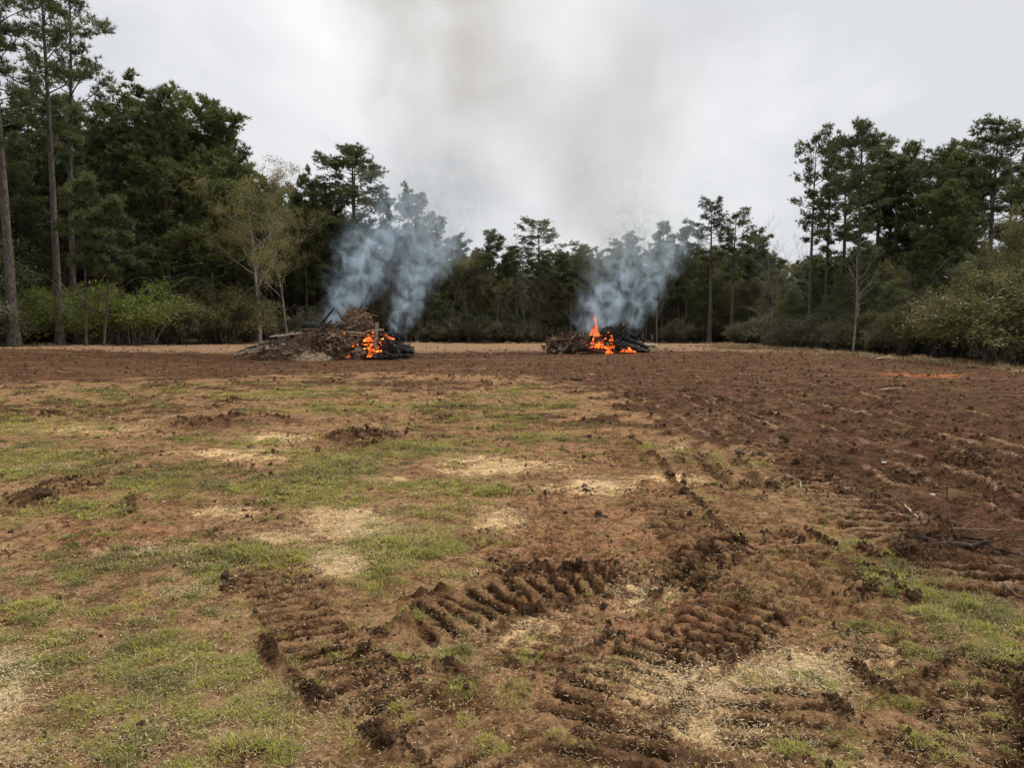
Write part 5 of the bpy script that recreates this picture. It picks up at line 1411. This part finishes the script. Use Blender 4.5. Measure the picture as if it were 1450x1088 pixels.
gbranch('branch', 'short pale stick just below the slantwise one', 'branch', [(1301, 747, .01), (1313, 756, .01)], .012, .010, 'paleWood', seed=5)
gbranch('branch', 'thin curved pale stick left of the slantwise one', 'branch', [(1241, 719, .02), (1248, 728, .01), (1258, 732, .01), (1268, 733, .0)], .008, .006, 'paleWood', seed=6)
gbranch('branch', 'long thin pale stick lying level across the dark soil', 'branch', [(1318, 745, .0), (1350, 748, .02), (1400, 749, .01), (1418, 747, .0)], .011, .007, 'wood', seed=7, twigs=2)
gbranch('branch', 'brown stick in the grass left of the dark log', 'branch', [(1259, 750, .01), (1272, 756, .02), (1288, 762, .0)], .012, .009, 'root', seed=8)
gbranch('branch', 'pale twig beside the long track, far right of the grass tongue', 'branch', [(1088, 648, .02), (1102, 657, .02), (1122, 669, .0)], .012, .008, 'paleWood', seed=9)
gbranch('branch', 'forked pale stub at the tip of the bright grass tongue', 'branch', [(1129, 683, .0), (1133, 690, .05), (1138, 697, .0)], .016, .012, 'wood', seed=10, twigs=2)
gbranch('log', 'small dark chunk of wood by the start of the long track', 'log', [(1042, 642, .02), (1050, 645, .03), (1058, 645, .01)], .05, .045, 'root', seed=11)
gbranch('branch', 'thin stick leading to the small dark chunk of wood', 'branch', [(1028, 641, .0), (1041, 643, .03)], .012, .01, 'wood', seed=12)
gbranch('branch', 'pale bent twig in the grass at the bottom right corner', 'branch', [(1366, 1052, .02), (1378, 1068, .03), (1392, 1090, .01)], .004, .003, 'paleWood', seed=13)
gbranch('branch', 'thin dark arching stem over the reddish patch at the lower right', 'branch', [(1230, 1003, .0), (1255, 990, .05), (1290, 988, .08), (1320, 995, .05), (1345, 1010, .0)], .003, .002, 'darkbark', seed=14)
gbranch('branch', 'thin brown stem lying in the grass near the lower left', 'branch', [(385, 992, .01), (410, 984, .01), (432, 977, .0)], .004, .002, 'root', seed=15)
gbranch('branch', 'short stick on the dark track at the right', 'branch', [(1218, 1000, .0), (1330, 952, .01)][0:1] + [(1235, 996, .01)], .004, .003, 'wood', seed=16)
gbranch('branch', 'thin pale twig standing in the dry patch at the far left', 'branch', [(216, 865, .0), (222, 875, .02), (230, 884, .0)], .004, .003, 'paleWood', seed=17)
gbranch('branch', 'grey stick half buried at the right margin', 'branch', [(1420, 838, .02), (1437, 848, .02), (1456, 856, .0)], .013, .011, 'root', seed=18)
gbranch('branch', 'pale stick near the edge of the wood on the right', 'branch', [(1240, 512, .05), (1260, 508, .1)], .05, .04, 'paleWood', seed=19)
gbranch('branch', 'dark stick lying far out between the two fires', 'branch', [(808, 539, .03), (824, 540, .03)], .04, .03, 'darkbark', seed=20)
gbranch('branch', 'long pale stick lying across the dark soil far right', 'branch', [(1247, 557, .02), (1270, 555, .03), (1292, 556, .02)], .03, .015, 'wood', seed=21)
# the twig that stands upright
def upright():
    b = on_ground(1357, 770, .02); top = at(1340, 676, b.y + .1)
    pts = [Vector((0, 0, 0)), (at(1350, 755, b.y) - b), (at(1343, 730, b.y + .03) - b), (at(1341, 700, b.y + .06) - b), top - b]
    mb = MB(); mb.tube(pts, [.012, .009, .007, .005, .002], 6)
    mb.tube([pts[1], pts[1] + Vector((.06, .02, .10))], [.005, .001], 4); mb.tube([pts[2], pts[2] + Vector((-.03, .02, .07))], [.004, .001], 4)
    tag(link('twig', mb.mesh('twig', M['root'], True), None, b), 'thin dark twig standing upright beside the short thick log', 'twig')
upright()

def bit(name, label, cat, u, v, size, mat, seed, group=None, flat=.35):
    size *= .6 if name == 'soil_clod' else (.45 if name == 'leaf' else .8)
    me = clod_mesh(seed, 1.0); me.materials.append(M[mat]); p = on_ground(u, v, size * flat * .4)
    o = link(name, me, None, p); o.scale = (size, size * .8, size * flat / .72); o.rotation_euler = (0, 0, seed * 1.3)
    return tag(o, label, cat, group)
gc = 'large clods of turned soil'
for i, (u, v, s, lab) in enumerate([
    (500, 622, .16, 'dark soil clod at the left of the small heap in mid field'), (528, 627, .13, 'dark soil clod at the right of the small heap in mid field'), (513, 634, .14, 'dark soil clod at the front of the small heap in mid field'),
    (258, 600, .16, 'dark clod at the left end of the low ridge in the left mid field'), (282, 596, .13, 'clod right of the first one on the low ridge in the left mid field'), (355, 641, .10, 'dark clod on the edge of the pale patch'),
    (62, 718, .12, 'dark clod in the grass below the tread print at the left margin'), (1048, 646, .06, 'small clod by the chunk of wood at the start of the long track'),
    (1165, 741, .05, 'round black clod in the bright grass tuft'), (574, 884, .05, 'clod at the left end of the churned turning track'), (645, 1003, .045, 'black clod where the lower track ends in the grass'),
    (1150, 822, .05, 'clod in the reddish track at the right'), (396, 738, .05, 'clod beside the pale bare patch in the middle'), (248, 802, .035, 'black clod in the grass under the reddish patch'),
    (990, 842, .035, 'dark clod on the smooth reddish soil'), (700, 862, .045, 'clod on the ridge of the churned turning track'), (736, 852, .04, 'clod further right on the ridge of the churned turning track'),
    (412, 925, .035, 'clod between the treads of the lower track'), (830, 1018, .03, 'clod on bare earth at the bottom middle'), (1300, 815, .05, 'clod below the half buried root')]):
    bit('soil_clod', lab, 'clod', u, v, s, 'clod', 50 + i, gc, .55)
gp = 'pale chips on the field'
for i, (u, v, s, lab) in enumerate([
    (187, 713, .035, 'white chip in the grass on the left'), (1354, 900, .020, 'white sliver in the grass at the right'), (1413, 682, .035, 'white fleck on the dark soil at the right'),
    (1252, 656, .05, 'larger white fleck beside the long track'), (300, 604, .05, 'pale chip near the ridge in the left mid field'), (1320, 696, .04, 'pale chip among the ridges of the dark soil'),
    (985, 660, .04, 'pale chip at the root of the grass tongue'), (232, 715, .02, 'small pale chip right of the white one'), (660, 711, .025, 'small pale chip in mid field'), (870, 909, .012, 'tiny pale chip in the dry patch'),
    (444, 523, .10, 'pale block on the dark soil in front of the larger fire'), (838, 530, .08, 'pale fleck on the soil in front of the smaller fire')]):
    bit('wood_chip', lab, 'wood chip', u, v, s, 'chip', 90 + i, gp, .3)
gl = 'dry leaves on the field'
for i, (u, v, s, lab) in enumerate([
    (1134, 638, .06, 'yellow leaf on the dark soil beyond the long track'), (1232, 766, .038, 'orange leaf in the grass left of the dark log'), (219, 959, .013, 'pale orange leaf in the grass at the lower left'),
    (1310, 658, .05, 'tan leaf on the dark soil at the right'), (1396, 793, .022, 'tan leaf just below the long dark branch')]):
    bit('leaf', lab, 'leaf', u, v, s, 'leafbit', 120 + i, gl, .25)
